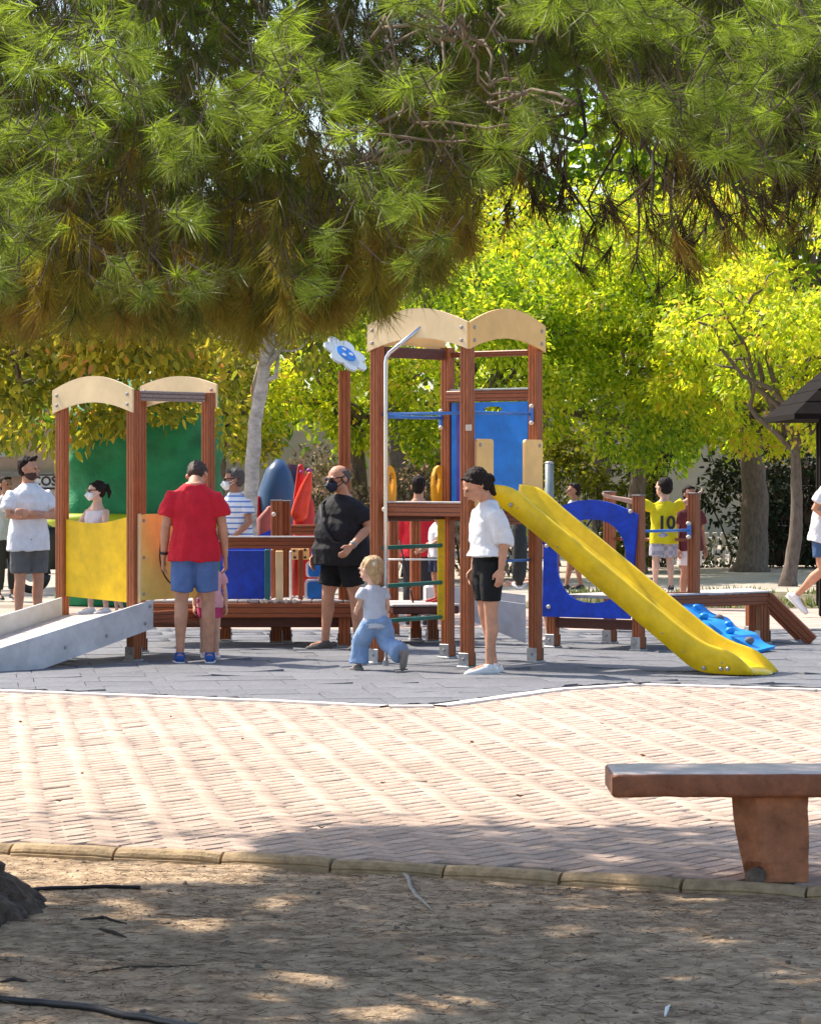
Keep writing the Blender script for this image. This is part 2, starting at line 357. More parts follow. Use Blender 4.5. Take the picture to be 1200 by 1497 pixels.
# rubber play tiles
g = MB(); xs = np.linspace(-9, 9, 73); vs = []
for x in xs: vs += [(x, edge_y(x)+.01, -.002), (x, 31.2, -.002)]
g.add(vs, [(2*i, 2*i+2, 2*i+3, 2*i+1) for i in range(72)])
play = kind(obj('play_surface', g, mat('rubber_bed', (.03, .03, .035), .95)), 'structure', 'grey rubber safety tiles under the playground equipment')
TA = R(8); ta = np.array([math.cos(TA), math.sin(TA)]); tb = np.array([-math.sin(TA), math.cos(TA)])
tl = []
for i in range(-22, 23):
    for j in range(-14, 18):
        c = np.array([0, 25.5])+.5*((i+(.25 if j % 2 else 0))*ta+j*tb)
        if c[1] > 31.3 or abs(c[0]) > .14*c[1]+1.6: continue
        tl.append(c)
tl.sort(key=lambda c: (abs(c[0]) > .1334*c[1]+.25, c[1])); parts = []; cnt = 0
for c in tl:
    H_ = .247; q = 5; vs = []; cu = [random.choice([0, 0, 0, random.uniform(0, .022)]) for _ in range(4)]; lift = random.uniform(.0, .004)
    for a_ in range(q):
        for b_ in range(q):
            u, v_ = a_/(q-1), b_/(q-1); p = c+((u-.5)*2*H_)*ta+((v_-.5)*2*H_)*tb
            y = max(p[1], edge_y(p[0])+.006)
            cz = sum(k*max(0, 1-1.6*math.hypot(u-uu, v_-vv))**1.5 for k, (uu, vv) in zip(cu, ((0, 0), (0, 1), (1, 0), (1, 1))))
            ez = .004*(1 if a_ in (0, q-1) or b_ in (0, q-1) else 0)
            vs.append((p[0], y, .006+lift+cz-ez*.6+.003*noise.noise(Vector((p[0]*5, y*5, 1)))))
    ys = [v[1] for v in vs]
    if max(ys)-min(ys) < .05: continue
    fs = [(a_*q+b_, (a_+1)*q+b_, (a_+1)*q+b_+1, a_*q+b_+1) for a_ in range(q-1) for b_ in range(q-1)]
    per = [a_*q for a_ in range(q)]+[(q-1)*q+b_ for b_ in range(1, q)]+[a_*q+q-1 for a_ in range(q-2, -1, -1)]+[b_ for b_ in range(q-2, 0, -1)]
    base = len(vs); vs += [(vs[i][0], vs[i][1], -.001) for i in per]; m_ = len(per)
    fs += [(per[i], base+i, base+(i+1) % m_, per[(i+1) % m_]) for i in range(m_)]
    if cnt < 300:
        mb = MB(); loc = (c[0], c[1], 0); mb.add(vs, fs); me = meshof('tile', mb, rubber_m, Vector(loc)); a = me.attributes.new('tint', 'FLOAT', 'POINT'); a.data.foreach_set('value', [random.random()]*len(vs)); link('tile', me, play, loc)
    else: parts.append((np.array(vs), np.array(fs), np.full(len(vs), random.random())))
    cnt += 1
if parts:
    v, f, t = cat(parts); kind(link('tiles', npmesh('tiles', v, f, rubber_m, t), play), 'stuff')

# dirt in front
nx, ny = 330, 420; X = np.linspace(-4.5, 4.5, nx); V = np.zeros((ny, nx, 3))
for j in range(ny):
    tt = (j/(ny-1))
    for i in range(nx):
        y1 = kerb_y(X[i])-.06; y = 6.0+(y1-6.0)*tt
        V[j, i] = (X[i], y, 0)
def fbm(x, y, s, o=4):
    r = 0; a = 1
    for _ in range(o): r += a*noise.noise(Vector((x*s, y*s, 3.3))); s *= 2.1; a *= .5
    return r
Zs = np.array([[fbm(p[0], p[1], 1.3, 6) for p in row] for row in V])
V[..., 2] = -.036+.022*Zs+.004*rng.random(Zs.shape)
idx = np.arange(nx*ny).reshape(ny, nx); Fq = np.stack([idx[:-1, :-1], idx[:-1, 1:], idx[1:, 1:], idx[1:, :-1]], -1).reshape(-1, 4)
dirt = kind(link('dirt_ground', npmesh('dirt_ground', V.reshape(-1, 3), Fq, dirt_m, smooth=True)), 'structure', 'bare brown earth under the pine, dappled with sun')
def dirt_z(x, y): return -.036+.022*fbm(x, y, 1.3, 6)
g = MB(); g.add([(-40, -6, -.1), (40, -6, -.1), (40, 6.1, -.1), (-40, 6.1, -.1)], [(0, 1, 2, 3)]); g.add([(-40, 6.1, -.1), (-4.4, 6.1, -.1), (-4.4, 14.3, -.1), (-40, 28, -.1)], [(0, 1, 2, 3)]); g.add([(4.4, 6.1, -.1), (40, 6.1, -.1), (40, 0, -.1), (4.4, 10.4, -.1)], [(0, 1, 2, 3)])
kind(obj('earth_border', g, dirt_m), 'structure', 'bare earth around the pine')
# litter: pebbles and dry needles
ic = np.array([[1, 0, 0], [-1, 0, 0], [0, 1, 0], [0, -1, 0], [0, 0, .7], [0, 0, -.7]]); icf = np.array([[0, 2, 4], [2, 1, 4], [1, 3, 4], [3, 0, 4], [2, 0, 5], [1, 2, 5], [3, 1, 5], [0, 3, 5]])
def scatter(n, smin, smax):
    P = []
    while len(P) < n:
        x = random.uniform(-2.2, 2.2); y = random.uniform(8.3, 13.0)
        if abs(x) < .14*y+.2 and y < kerb_y(x)-.13: P.append((x, y, dirt_z(x, y)))
    return np.array(P)
P = scatter(4500, 0, 0); M = rotmats(rng.normal(size=P.shape)); s_ = rng.uniform(.0025, .009, len(P))*np.where(rng.random(len(P)) < .03, 2.4, 1)
v, f, t = inst(ic*rng.uniform(.6, 1.3, ic.shape), icf, M, P, s_, rng.random(len(P)))
tag(kind(link('pebbles', npmesh('pebbles', v, f, mat('pebble', (.26, .20, .145), .9, .3, 40, tint=.5), t)), 'stuff'), 'small pale pebbles scattered over the earth', 'gravel')
P = scatter(8000, 0, 0)+np.array([0, 0, .004]); a_ = rng.uniform(0, 6.28, len(P)); ax = np.stack([np.cos(a_), np.sin(a_), rng.normal(0, .12, len(P))], 1)
ndl = np.array([[.0012, 0, -.045], [-.0012, 0, -.045], [0, .003, .045], [0, .0018, -.045]])
v, f, t = inst(ndl, np.array([[0, 1, 2], [1, 3, 2], [3, 0, 2]]), rotmats(ax), P, rng.uniform(.4, 1.1, len(P)), rng.random(len(P)))
tag(kind(link('needle_litter', npmesh('needle_litter', v, f, mat('dry_needle', (.16, .095, .05), .8, .3, 40, tint=.6), t)), 'stuff'), 'dry pine needles lying on the earth', 'leaf litter')
def ground_tube(name, pts, r, m, label, cat_, n=8, rr=None):
    P = [at(px, py, gd(py)) for px, py in pts]; Q = []
    for i in range(len(P)-1):
        for k in range(6): Q.append(P[i].lerp(P[i+1], k/6))
    Q.append(P[-1]); Q = [Vector((p.x*1.0, p.y, dirt_z(p.x, p.y)+(r if not hasattr(r, '__len__') else r[0])*.8+.004)) for p in Q]
    rad = r if not hasattr(r, '__len__') else list(np.interp(np.linspace(0, 1, len(Q)), np.linspace(0, 1, len(r)), r))
    mb = MB(); mb.tube(Q, rad, n); o = obj(name, mb, m, smooth=True); return tag(o, label, cat_)
def py_d(py): return py
ground_tube('irrigation_hose', [(-60, 1444), (0, 1450), (60, 1455), (140, 1466), (220, 1480), (300, 1500), (340, 1512)], .0115, black_p, 'black irrigation hose crossing the bottom left corner of the earth', 'hose')
ground_tube('irrigation_hose', [(30, 1292), (60, 1289), (110, 1287), (160, 1288), (205, 1290)], .0075, black_p, 'short thin black irrigation hose beside the pine trunk', 'hose')
ground_tube('fallen_twig', [(584, 1262), (596, 1270), (600, 1285), (608, 1300), (632, 1322)], [.004, .009, .007, .008, .003], mat('bleached_wood', (.36, .33, .29), .9, .2, 30), 'bleached white bent twig lying on the earth near the kerb', 'twig')
ground_tube('fallen_twig', [(118, 1335), (150, 1330), (185, 1338)], [.003, .007, .002], twig_dk, 'dark curled twig on the earth right of the trunk', 'twig')
ground_tube('fallen_twig', [(145, 1348), (165, 1351), (185, 1356)], [.003, .008, .002], twig_dk, 'small dark twig just below the curled one', 'twig')
ground_tube('fallen_twig', [(130, 1410), (190, 1400), (250, 1398), (300, 1395)], [.002, .004, .003, .001], twig_m, 'long thin brown twig lying across the earth', 'twig')
ground_tube('fallen_twig', [(0, 1428), (20, 1424), (40, 1426)], [.003, .008, .003], twig_dk, 'dark stub of a twig at the left edge of the earth', 'twig')
ground_tube('paper_scrap', [(972, 1470), (975, 1462), (979, 1458)], [.003, .007, .002], white_p, 'small pale scrap standing in the earth at the bottom right', 'litter')
def rock(px, py, r, label, seed):
    p = at(px, py, gd(py)); mb = MB(); mb.ell((p.x, p.y, dirt_z(p.x, p.y)+r*.2), (r*1.3, r, r*.7), nu=12, nv=8)
    mb.v = [tuple(Vector(v)+Vector((1, 1, 1))*noise.noise(Vector(v)*18+Vector((seed, 0, 0)))*r*.35) for v in mb.v]; return tag(obj('stone', mb, mat('stone', (.42, .30, .2), .9, .2, 20, bump=.6), smooth=True), label, 'stone')
rock(1197, 1478, .045, 'tan stone on the earth at the right edge of the photo', 1); rock(362, 1323, .018, 'small dark clod of earth near the kerb, left of centre', 5); rock(586, 1422, .008, 'tiny white pebble in the middle of the earth', 8)

# fallen leaves on the paving
lm_ = mat('dry_leaf', (.22, .10, .04), .8, .3, 60); lmy = mat('yellow_leaf', (.6, .45, .05), .7)
for k, (px, py, yel) in enumerate([(120, 1136, 0), (87, 1177, 0), (355, 1085, 0), (427, 1084, 0), (1040, 1216, 0), (690, 1090, 0), (880, 1062, 0), (560, 1150, 0), (250, 1052, 0), (395, 969, 1), (940, 1110, 0), (30, 1060, 0), (470, 1216, 0), (760, 1170, 0)]):
    p = at(px, py, gd(py)); a_ = random.uniform(0, 6.28); c_, s_ = math.cos(a_), math.sin(a_); r_ = random.uniform(.011, .019)
    vs = [(p.x+(u*c_-v_*s_)*r_, p.y+(u*s_+v_*c_)*r_, .014+h_*r_) for u, v_, h_ in ((-1.3, 0, .5), (-.4, .55, .7), (.5, .5, .3), (1.2, 0, .6), (.5, -.5, .8), (-.4, -.55, .2), (0, 0, .0))]
    mb = MB(); mb.add(vs, [(6, 0, 1), (6, 1, 2), (6, 2, 3), (6, 3, 4), (6, 4, 5), (6, 5, 0)])
    pl_ = ['at the far left, in line with the red shirted man', 'near the left edge, closest to the kerb', 'below the walkway, left of the toddler', 'directly below the man in black', 'just left of the bench leg, in the tree shade', 'directly below the girl in white', 'below the middle of the slide, near the white edging', 'in the middle of the plaza, below the toddler', 'close to the white edging, below the man in red', '', 'just above the left end of the bench', 'at the left edge, close to the white edging', 'beside the kerb, at the edge of the tree shade', 'left of the bench, halfway to the middle'][k]
    tag(obj('fallen_leaf', mb, lmy if yel else lm_), 'small yellow leaf lying on the grey rubber tiles' if yel else 'dry brown leaf on bricks '+pl_, 'leaf', None if yel else 'dry leaves on the brick paving')
# bench
bench = thing('bench', 'red brown painted slab bench with one thick worn leg, standing by the kerb', 'bench', (2.1, 12.1, 0))
x0 = at(893, 1130, 12.0).x; mb = MB(); pts = []
def slab(mb, xs, y0, y1, z0, z1, r, jit):
    n = 5; prof = []
    for cx, cy, a0 in ((y0+r, z0+r, 180), (y1-r, z0+r, 270), (y1-r, z1-r, 0), (y0+r, z1-r, 90)):
        for k in range(n): a = R(a0+90*k/(n-1)); prof.append((cx+r*math.cos(a), cz_ if False else cy+r*math.sin(a)))
    m_ = len(prof); vs = []
    for i, x in enumerate(xs):
        f = (.78, .94, 1)[min(i, 2)] if i < len(xs)-1 else .8; my, mz = (y0+y1)/2, (z0+z1)/2
        for y, z in prof:
            y_, z_ = my+(y-my)*(.9+.1*f), mz+(z-mz)*f
            q = noise.noise(Vector((x*7, y*7, z*7)))*jit+noise.noise(Vector((x*30, y*30, z*30)))*jit*.5; vs.append((x, y_+q, z_+q))
    fs = [(i*m_+k, i*m_+(k+1) % m_, (i+1)*m_+(k+1) % m_, (i+1)*m_+k) for i in range(len(xs)-1) for k in range(m_)]+[tuple(range(m_)), tuple((len(xs)-1)*m_+k for k in range(m_-1, -1, -1))]
    mb.add(vs, fs)
xs = [x0, x0+.008, x0+.024]+list(np.linspace(x0+.05, x0+1.9, 60)); slab(mb, xs, 11.93, 12.38, .336, .428, .018, .0035)
seat = obj('seat', mb, bench_m, bench, True)
for pl in seat.data.polygons:
    if len(pl.vertices) > 4: pl.use_smooth = False
seat.data.materials.append(bench_top_sheen)
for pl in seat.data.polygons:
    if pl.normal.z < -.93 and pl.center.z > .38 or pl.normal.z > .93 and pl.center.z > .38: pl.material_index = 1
mb = MB(); vs = []
for xl, dx in ((0, 0), (1.35, 0)):
    pr = []
    LV = 14
    for k in range(LV):
        t = k/(LV-1); z = t*.34; bl_ = .058*(1-t)**1.3; a = 1.24+xl
        ring = [(a+bl_-.005+.02, 12.06), (a+.105+bl_*.6, 11.985), (a+.31, 11.99), (a+.315, 12.3), (a+.04+bl_, 12.3)]
        for i in range(5):
            p, q = ring[i], ring[(i+1) % 5]
            for h in range(4):
                u = h/4; X_, Y_ = p[0]*(1-u)+q[0]*u, p[1]*(1-u)+q[1]*u; ns = noise.noise(Vector((X_*9, Y_*9, z*9)))*.006+noise.noise(Vector((X_*40, Y_*40, z*40)))*.002
                bite = max(0, .05-math.hypot(X_-(a+.1), (z-.03)))*.9 if Y_ < 12.1 else 0
                pr.append((X_+ns+bite*.3, Y_+ns+bite, z))
    n0 = 20; mbx = MB(); mbx.add(pr, [(i*n0+k, i*n0+(k+1) % n0, (i+1)*n0+(k+1) % n0, (i+1)*n0+k) for i in range(LV-1) for k in range(n0)]+[tuple((LV-1)*n0+k for k in range(n0))])
    obj('leg', mbx, mat('bench_leg', (.46, .175, .08), .75, .3, 10, bump=.5, bscale=50, lowfreq=6), bench, False)
    mbx = MB(); mbx.ell((1.24+xl+.105, 12.0, .015), (.045, .03, .045), nu=10, nv=7); mbx.v = [tuple(Vector(v)+Vector((1, 1, 1))*noise.noise(Vector(v)*30)*.016) for v in mbx.v]
    obj('chipped_concrete', mbx, mat('raw_concrete', (.16, .12, .09), .95, .3, 30, bump=.8), bench, False)
# ------------------------------------------------------------------ play structure
PH = math.atan2(.785, .62)           # turn of the towers
rx_, lx_ = Vector((.62, .785, 0)), Vector((-.785, .62, 0))
def V3(x, y, z=0): return Vector((x, y, z))
def post_mb(x, y, z0, z1, ang=None, w=.092, cap=False):
    ang = PH if ang is None else ang; h = w/2; c = .009; gd_ = .007; gw = .005; P = []
    side = [(-h+c, -h), (-h*.35-gw, -h), (-h*.35, -h+gd_), (-h*.35+gw, -h), (h*.35-gw, -h), (h*.35, -h+gd_), (h*.35+gw, -h), (h-c, -h)]
    for k in range(4):
        ca, sa = math.cos(k*math.pi/2), math.sin(k*math.pi/2)
        P += [(a*ca-b*sa, a*sa+b*ca) for a, b in side]
    ca, sa = math.cos(ang), math.sin(ang); P = [(x+a*ca-b*sa, y+a*sa+b*ca) for a, b in P]
    return MB().prism(P, z0, z1)
bolt_mesh = meshof('bolt', MB().tube([(0, 0, 0), (0, .006, 0), (0, .011, 0)], [.016, .016, .009], 8), bolt_m)
bolt_cream = meshof('bolt_cap', MB().tube([(0, 0, 0), (0, .012, 0), (0, .02, 0)], [.022, .021, .012], 10), cap_white)
def bolt(parent, p, nrm, me=None, s=1):
    o = link('bolt', me or bolt_mesh, parent, p); n = Vector(nrm).normalized(); o.rotation_euler = (0, 0, math.atan2(n.y, n.x)-math.pi/2); o.scale = (s, s, s); return o
def post(parent, x, y, z0, z1, foot=True, cap=False, ang=None, w=.092):
    ang = PH if ang is None else ang
    p = obj('post', post_mb(x, y, z0+(.03 if foot else 0), z1, ang, w), wood, parent)
    if foot:
        mb = MB(); e = Vector((math.cos(ang), math.sin(ang), 0)); h = w/2+.005
        for s in (-1, 1): mb.bbox(V3(x, y, .065)+e*s*h, (.007, w+.006, .13), ang, .002)
        mb.bbox((x, y, .012), (w+.03, w+.03, .024), ang, .003); obj('foot_bracket', mb, steel, p)
        for s in (-1, 1): bolt(p, V3(x, y, .08)+e*s*(h+.004), e*s, s=.8)
    if cap: obj('post_cap', MB().bbox((x, y, z1+.006), (w+.008, w+.008, .014), ang, .005), wood_cap, p)
    return p
def beam(parent, A, B, h, w, name='beam', m=None, top=None):
    A, B = Vector(A), Vector(B); e = B-A; L_ = e.length; M = e.to_track_quat('X', 'Z').to_matrix()
    mb = MB(); mb.bbox((A+B)/2, (L_, w, h), M=M, b=.006)
    # routed groove lines along the board
    o = obj(name, mb, m or wood_h, parent)
    g_ = MB()
    for s in (-.2, .2): g_.box((A+B)/2+M@Vector((0, 0, s*h)), (L_*.999, w+.004, .006), M=M)
    obj('groove', g_, mat('wood_groove', (.09, .025, .014), .6), o)
    if top: obj('top_board', MB().bbox((A+B)/2+Vector((0, 0, h/2+.009)), (L_, w+.03, .016), M=M, b=.004), top, o)
    return o
def rail(parent, A, B, r=.014, m=None, ends=True):
    A, B = Vector(A), Vector(B); o = obj('rail', MB().tube([A, B], r, 10), m or bar_blue, parent, True)
    if ends:
        e = (B-A).normalized()
        for p, s in ((A, 1), (B, -1)):
            obj('rail_bracket', MB().bbox(p+e*s*.012, (.03, .03, .15), math.atan2(e.y, e.x), .008), bar_blue, o)
            for dz in (-.062, .062): obj('bolt', MB().ell(p+e*s*.02+Vector((0, 0, dz)), (.024, .024, .02), nu=10, nv=6), cap_white, o, True)
    return o
def arch(parent, A, B, z0, zt, drop, m, off, th=.022, ext=.06, nb=2):
    """curved roof panel: flat ends at z0..z0+e, top arc to zt"""
    A, B = Vector(A), Vector(B); e = (B-A).normalized(); A = A-e*ext; B = B+e*ext; L_ = (B-A).length; n = 18; H0 = drop
    top = [(L_*k/n, z0+H0+(zt-z0-H0)*math.sin(math.pi*(.12+.76*k/n))**1.0*1.0-(zt-z0-H0)*math.sin(math.pi*.12)*(1-math.sin(math.pi*k/n))) for k in range(n+1)]
    bot = [(L_*k/n, z0+(zt-z0-H0)*.80*math.sin(math.pi*k/n)**.9) for k in range(n, -1, -1)]
    o = obj('arch_panel', MB().plate(A, B, bot+top, th, off), m, parent)
    nn = Vector((e.y, -e.x, 0))
    for u in (.055, L_-.055):
        for dz in (.07, H0-.045): bolt(o, A+e*u+nn*(off+th/2)+Vector((0, 0, z0+dz)), nn)
    return o
ps = thing('play_structure', 'wooden climbing structure with two arch topped towers, walkway, grey ramp and yellow slide', 'playground', (-.6, 26.2, 0))

# ---- left tower
N1, R1 = V3(-2.33, 25.9), V3(-1.75, 26.64); L1 = V3(-2.99, 26.43); B1 = V3(-2.39, 27.17)
zt = CZ-(HY-572)*-1*25.9/F if False else CZ+(HY-578)*26.2/F
for p in (N1, R1, L1, B1): post(ps, p.x, p.y, 0, 2.285, foot=True)
off1 = .06
arch(ps, L1, N1, 2.10, 2.415, .20, peach_pale, off1, ext=.05)
arch(ps, B1, R1, 2.16, 2.44, .20, peach_pale, -off1+.0, ext=.045)
beam(ps, N1+V3(.04, .05, 2.245), R1+V3(-.04, -.05, 2.245), .085, .05, m=wood_grey)
beam(ps, L1+V3(.04, .05, 2.245), B1+V3(-.04, -.05, 2.245), .085, .05, m=wood_grey)
# yellow panel between L1 and N1's back line (hangs on the far left face)
nA, nB = L1+V3(.045, -.03, 0), N1+V3(-.045, .03, 0)
A_, B_ = L1, N1; Lf = (B_-A_).length; u0, u1 = .055, Lf-.05
n = 14; top = [(u0+(u1-u0)*k/n, 1.195-.045*math.sin(math.pi*k/n)+.03*k/n) for k in range(n, -1, -1)]
yp = obj('side_panel', MB().plate(A_, B_, [(u0, .535), (u1, .50)]+top, .02, -.0), yellow, ps, label='bright yellow side panel with a dipped top edge')
# peach game panel between N1 and R1
e = (R1-N1).normalized(); Lf = (R1-N1).length; nn = Vector((e.y, -e.x, 0)); of = .06
gp = obj('game_panel', MB().plate(N1, R1, [(.02, .52), (Lf-.0, .52), (Lf-.0, 1.24), (.10, 1.245), (.02, 1.235)], .02, of), yellow2 if False else mat('amber_panel', (.86, .60, .13), .4, .06, lowfreq=2), ps, label='amber game panel with an engraved smiling circle')
obj('panel_edge', MB().plate(N1, R1, [(.0, .50), (.018, .50), (.018, 1.25), (.0, 1.25)], .026, of), peach_pale, gp)
ring = MB(); c0 = N1+e*(Lf*.55)+nn*(of+.0115); rr = .27
ring.tube([c0+e*rr*math.cos(a)+Vector((0, 0, .9+rr*1.05*math.sin(a))) for a in np.linspace(0, 2*math.pi, 41)], .0065, 6); obj('engraved_circle', ring, twig_dk, gp)
mb = MB(); 
for s in (-.4, .4): mb.tube([c0+e*(rr*s)+Vector((0, 0, .93))-nn*.003, c0+e*(rr*s)+Vector((0, 0, .93))+nn*.006], .022, 12)
mb.tube([c0+e*rr*.5*math.cos(a)+Vector((0, 0, .86+rr*.5*math.sin(a))) for a in np.linspace(math.pi*1.15, math.pi*1.85, 14)], .006, 6); obj('engraved_face', mb, mat('engraving', (.30, .13, .03), .7), gp)
for u in (.05, Lf-.04):
    for z in (.57, .88, 1.19): bolt(gp, N1+e*u+nn*(of+.01)+V3(0, 0, z), nn)
# deck of the left tower
dk = MB(); q = [L1, N1, R1, B1]; cm = sum(q, Vector())/4; q = [cm+(p-cm)*.93 for p in q]; dk.add([p+V3(0, 0, .33) for p in q]+[p+V3(0, 0, .365) for p in q], [(0, 3, 2, 1), (4, 5, 6, 7), (0, 1, 5, 4), (1, 2, 6, 5), (2, 3, 7, 6), (3, 0, 4, 7)]); obj('deck', dk, ramp_deck, ps)
beam(ps, N1+V3(.05, .0, .37), R1+V3(-.03, -.06, .37), .10, .05); beam(ps, B1+V3(.05, 0, .31), R1+V3(-.05, .05, .31), .07, .05)
# ramp
rd = V3(-.64, -.768); 
def ramp_side(P, m, name='ramp_side', L_=2.6):
    B0 = P+V3(.09, .10, 0)*0; E = P+rd*L_; zb = lambda t: max(0.004, .285-.222*t)
    pts = []
    for t in (0, .45, .9, 1.28): pts.append((t, zb(t)))
    pts += [(L_, .004), (L_, max(.03, .525-.222*L_)), (0, .525)]
    o = obj(name, MB().plate(P, E, pts, .025, 0), m, ps); nn = Vector((rd.y, -rd.x, 0))*-1
    return o
near = N1+V3(.13, .08)+V3(.03, -.11); o = ramp_side(near, ramp_g); nn = Vector((rd.y, -rd.x, 0)); nn = nn if nn.y < 0 else -nn
for t, z in ((.04, .47), (.10, .33), (.55, .245), (1.02, .17), (1.8, .10)): bolt(o, near+rd*t+nn*.013+V3(0, 0, z-.0), nn)
far = L1+V3(-.0, -.07); ramp_side(far, mat('pale_grey_panel', (.62, .60, .56), .5, .08, lowfreq=2))
mb = MB(); a, b = near+V3(-.02, .02), far+V3(.02, -.02)
for k in range(13):
    t0, t1 = k*.2, k*.2+.192; z = lambda t: .375-.205*t
    if z(t1) < -.02: break
    o_ = MB(); o_.add([a+rd*t0+V3(0, 0, z(t0)), a+rd*t1+V3(0, 0, z(t1)), b+rd*t1+V3(0, 0, z(t1)), b+rd*t0+V3(0, 0, z(t0))]+[a+rd*t0+V3(0, 0, z(t0)-.02), a+rd*t1+V3(0, 0, z(t1)-.02), b+rd*t1+V3(0, 0, z(t1)-.02), b+rd*t0+V3(0, 0, z(t0)-.02)], [(0, 1, 2, 3), (7, 6, 5, 4), (0, 4, 5, 1), (1, 5, 6, 2), (2, 6, 7, 3), (3, 7, 4, 0)])
    obj('ramp_board', o_, ramp_deck, ps)

# ---- walkway between the towers (farther back)
W0, W1 = at(209, 900, 27.9), at(548, 900, 27.9); W0.z = W1.z = 0
def wk(px, d=27.9): return V3(at(px, 0, d).x, d)
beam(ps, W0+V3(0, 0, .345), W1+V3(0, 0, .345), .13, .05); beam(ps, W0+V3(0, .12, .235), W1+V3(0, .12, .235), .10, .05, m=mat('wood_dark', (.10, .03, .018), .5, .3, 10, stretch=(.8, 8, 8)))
nb = 22
for k in range(nb):
    t = k/nb; p = W0.lerp(W1, (k+.5)/nb); obj('deck_board', MB().bbox(p+V3(0, .5, .425), ((W1-W0).length/nb-.012, 1.0, .025), 0, .004), ramp_deck, ps)
beam(ps, W0+V3(0, 1.0, .345), W1+V3(0, 1.0, .345), .13, .05)
rl = beam(ps, wk(322)+V3(0, 0, .955), wk(478)+V3(0, 0, .955), .095, .05, top=mat('pale_top', (.5, .47, .46), .6))
beam(ps, wk(478)+V3(0, 0, .955), wk(548)+V3(0, 0, .955), .095, .05)
beam(ps, V3(at(423, 0, 28.9).x, 28.9, 1.06), V3(at(552, 0, 28.9).x, 28.9, 1.06), .09, .05)
post(ps, at(404, 0, 28.5).x, 28.5, 0, 1.33, cap=True, ang=R(0), w=.10); post(ps, at(418, 0, 28.6).x, 28.62, 0, 1.325, cap=True, ang=R(0), w=.09)
bolt(ps, (at(400, 0, 28.4).x, 28.44, 1.21), (0, -1, 0), bolt_cream)
for px, d in ((532, 28.9), (330, 28.9)): post(ps, at(px, 0, d).x, d, 0, .40, ang=R(0))
fp = post(ps, at(503.5, 0, 28.0).x, 28.0, 0, 2.52, ang=R(0), w=.108)
# flower disc on the tall post
fl = MB(); cx = at(505, 518, 27.85); ax1 = Vector((.80, 0, -.60)).normalized(); nrm = Vector((-.35, -.72, -.38)); nrm = (nrm-ax1*nrm.dot(ax1)).normalized(); 
view_up = nrm.cross(ax1).normalized()
# tip the disc so that it is seen at a slant
nr2 = Vector((.54, -.46, .70)).normalized(); up2 = nr2.cross(ax1).normalized()
def disc(mb, fn, c, th, n=96):
    P = []
    for s in (1, -1):
        for k in range(n): a = 2*math.pi*k/n; r_ = fn(a); P.append(c+ax1*r_*math.cos(a)+up2*r_*math.sin(a)+nr2*th*s/2)
    mb.add(P, [tuple(range(n)), tuple(range(2*n-1, n-1, -1))]+[(k, n+k, n+(k+1) % n, (k+1) % n) for k in range(n)])
disc(fl, lambda a: .15+.08*abs(math.cos(3.5*a))**.55, cx, .02); fo = obj('flower_disc', fl, mat('flower_white', (.60, .66, .66), .5, .05), ps, label='white flower shaped disc with a blue centre on top of the tall post')
for s in (1, -1):
    fb = MB(); disc(fb, lambda a: .10, cx+nr2*s*.012, .008, 32); obj('flower_centre', fb, mat('flower_blue', (.03, .22, .66), .35), fo)
    for aa, r0 in ((.8, .055), (2.4, .055), (4.6, .05)):
        db = MB(); disc(db, lambda a: .02, cx+nr2*s*.018+ax1*r0*math.cos(aa)+up2*r0*math.sin(aa), .004, 12); obj('flower_dot', db, white_p, fo)
# infill of the walkway: panels and balusters
def plank(px0, px1, y0, y1, d, m, name='baluster', th=.03, label=None):
    a, b = at(px0, y1, d), at(px1, y0, d); return obj(name, MB().bbox(((a.x+b.x)/2, d, (a.z+b.z)/2), (b.x-a.x, th, b.z-a.z), 0, .008), m, ps, label=label)
plank(328, 387, 804, 876, 28.05, blue, 'infill_panel', label='deep blue infill panel under the walkway rail')
plank(387, 395, 803, 878, 27.98, teal); plank(403, 414, 805, 878, 27.98, peach_pale); plank(423, 427, 805, 878, 28.1, white_p); plank(436, 443, 803, 878, 28.1, wood)
plank(396, 401, 803, 878, 28.3, wood)
mb = MB(); Ls = [(0, 0)]; 
A_ = V3(at(322, 0, 28.9).x, 28.9); B_ = V3(at(398, 0, 28.9).x, 28.9); Lf = (B_-A_).length; zt0 = CZ-(790-HY)*28.9/F; zt1 = CZ-(770-HY)*28.9/F
obj('curved_panel', MB().plate(A_, B_, [(0, .43), (Lf, .43)]+[(Lf*k/10, zt0-.02+.13*(k/10)**2.2+.03*(1-k/10)**2) for k in range(10, -1, -1)], .02, 0), blue, ps, label='blue panel with an upswept top behind the walkway rail')
for px in (383, 389, 402, 418, 430): bolt(ps, at(px, 879, 27.87), (0, -1, 0), bolt_cream, .9)
# blue pocket seats and box panel on the walkway
for (a0, b0, c0_, d0, dd) in ((447, 472, 821, 844, 28.3), (445, 474, 847, 877, 28.2)):
    a, b = at(a0, d0, dd), at(b0, c0_, dd); cxm, czm = (a.x+b.x)/2, (a.z+b.z)/2; hw, hh = (b.x-a.x)/2, (b.z-a.z)/2
    pl = [(cxm+hw*(math.copysign(abs(math.cos(t))**.4, math.cos(t))), czm+hh*(math.copysign(abs(math.sin(t))**.4, math.sin(t)))) for t in np.linspace(0, 2*math.pi, 29)[:-1]]
    o = obj('play_tray', MB().plate((0, dd), (1, dd), pl, .16, -.05), white_p, ps, label='white framed sky blue play tray'); inn = [(cxm+.012+(x-cxm)*.84, czm-.004+(z-czm)*.86) for x, z in pl]; obj('tray_face', MB().plate((0, dd), (1, dd), inn, .02, .04), blue_l, o)
plank(455, 464, 800, 817, 28.3, blue_c, 'small_panel'); 
a, b = at(424, 818, 29.0), at(452, 802, 29.0)
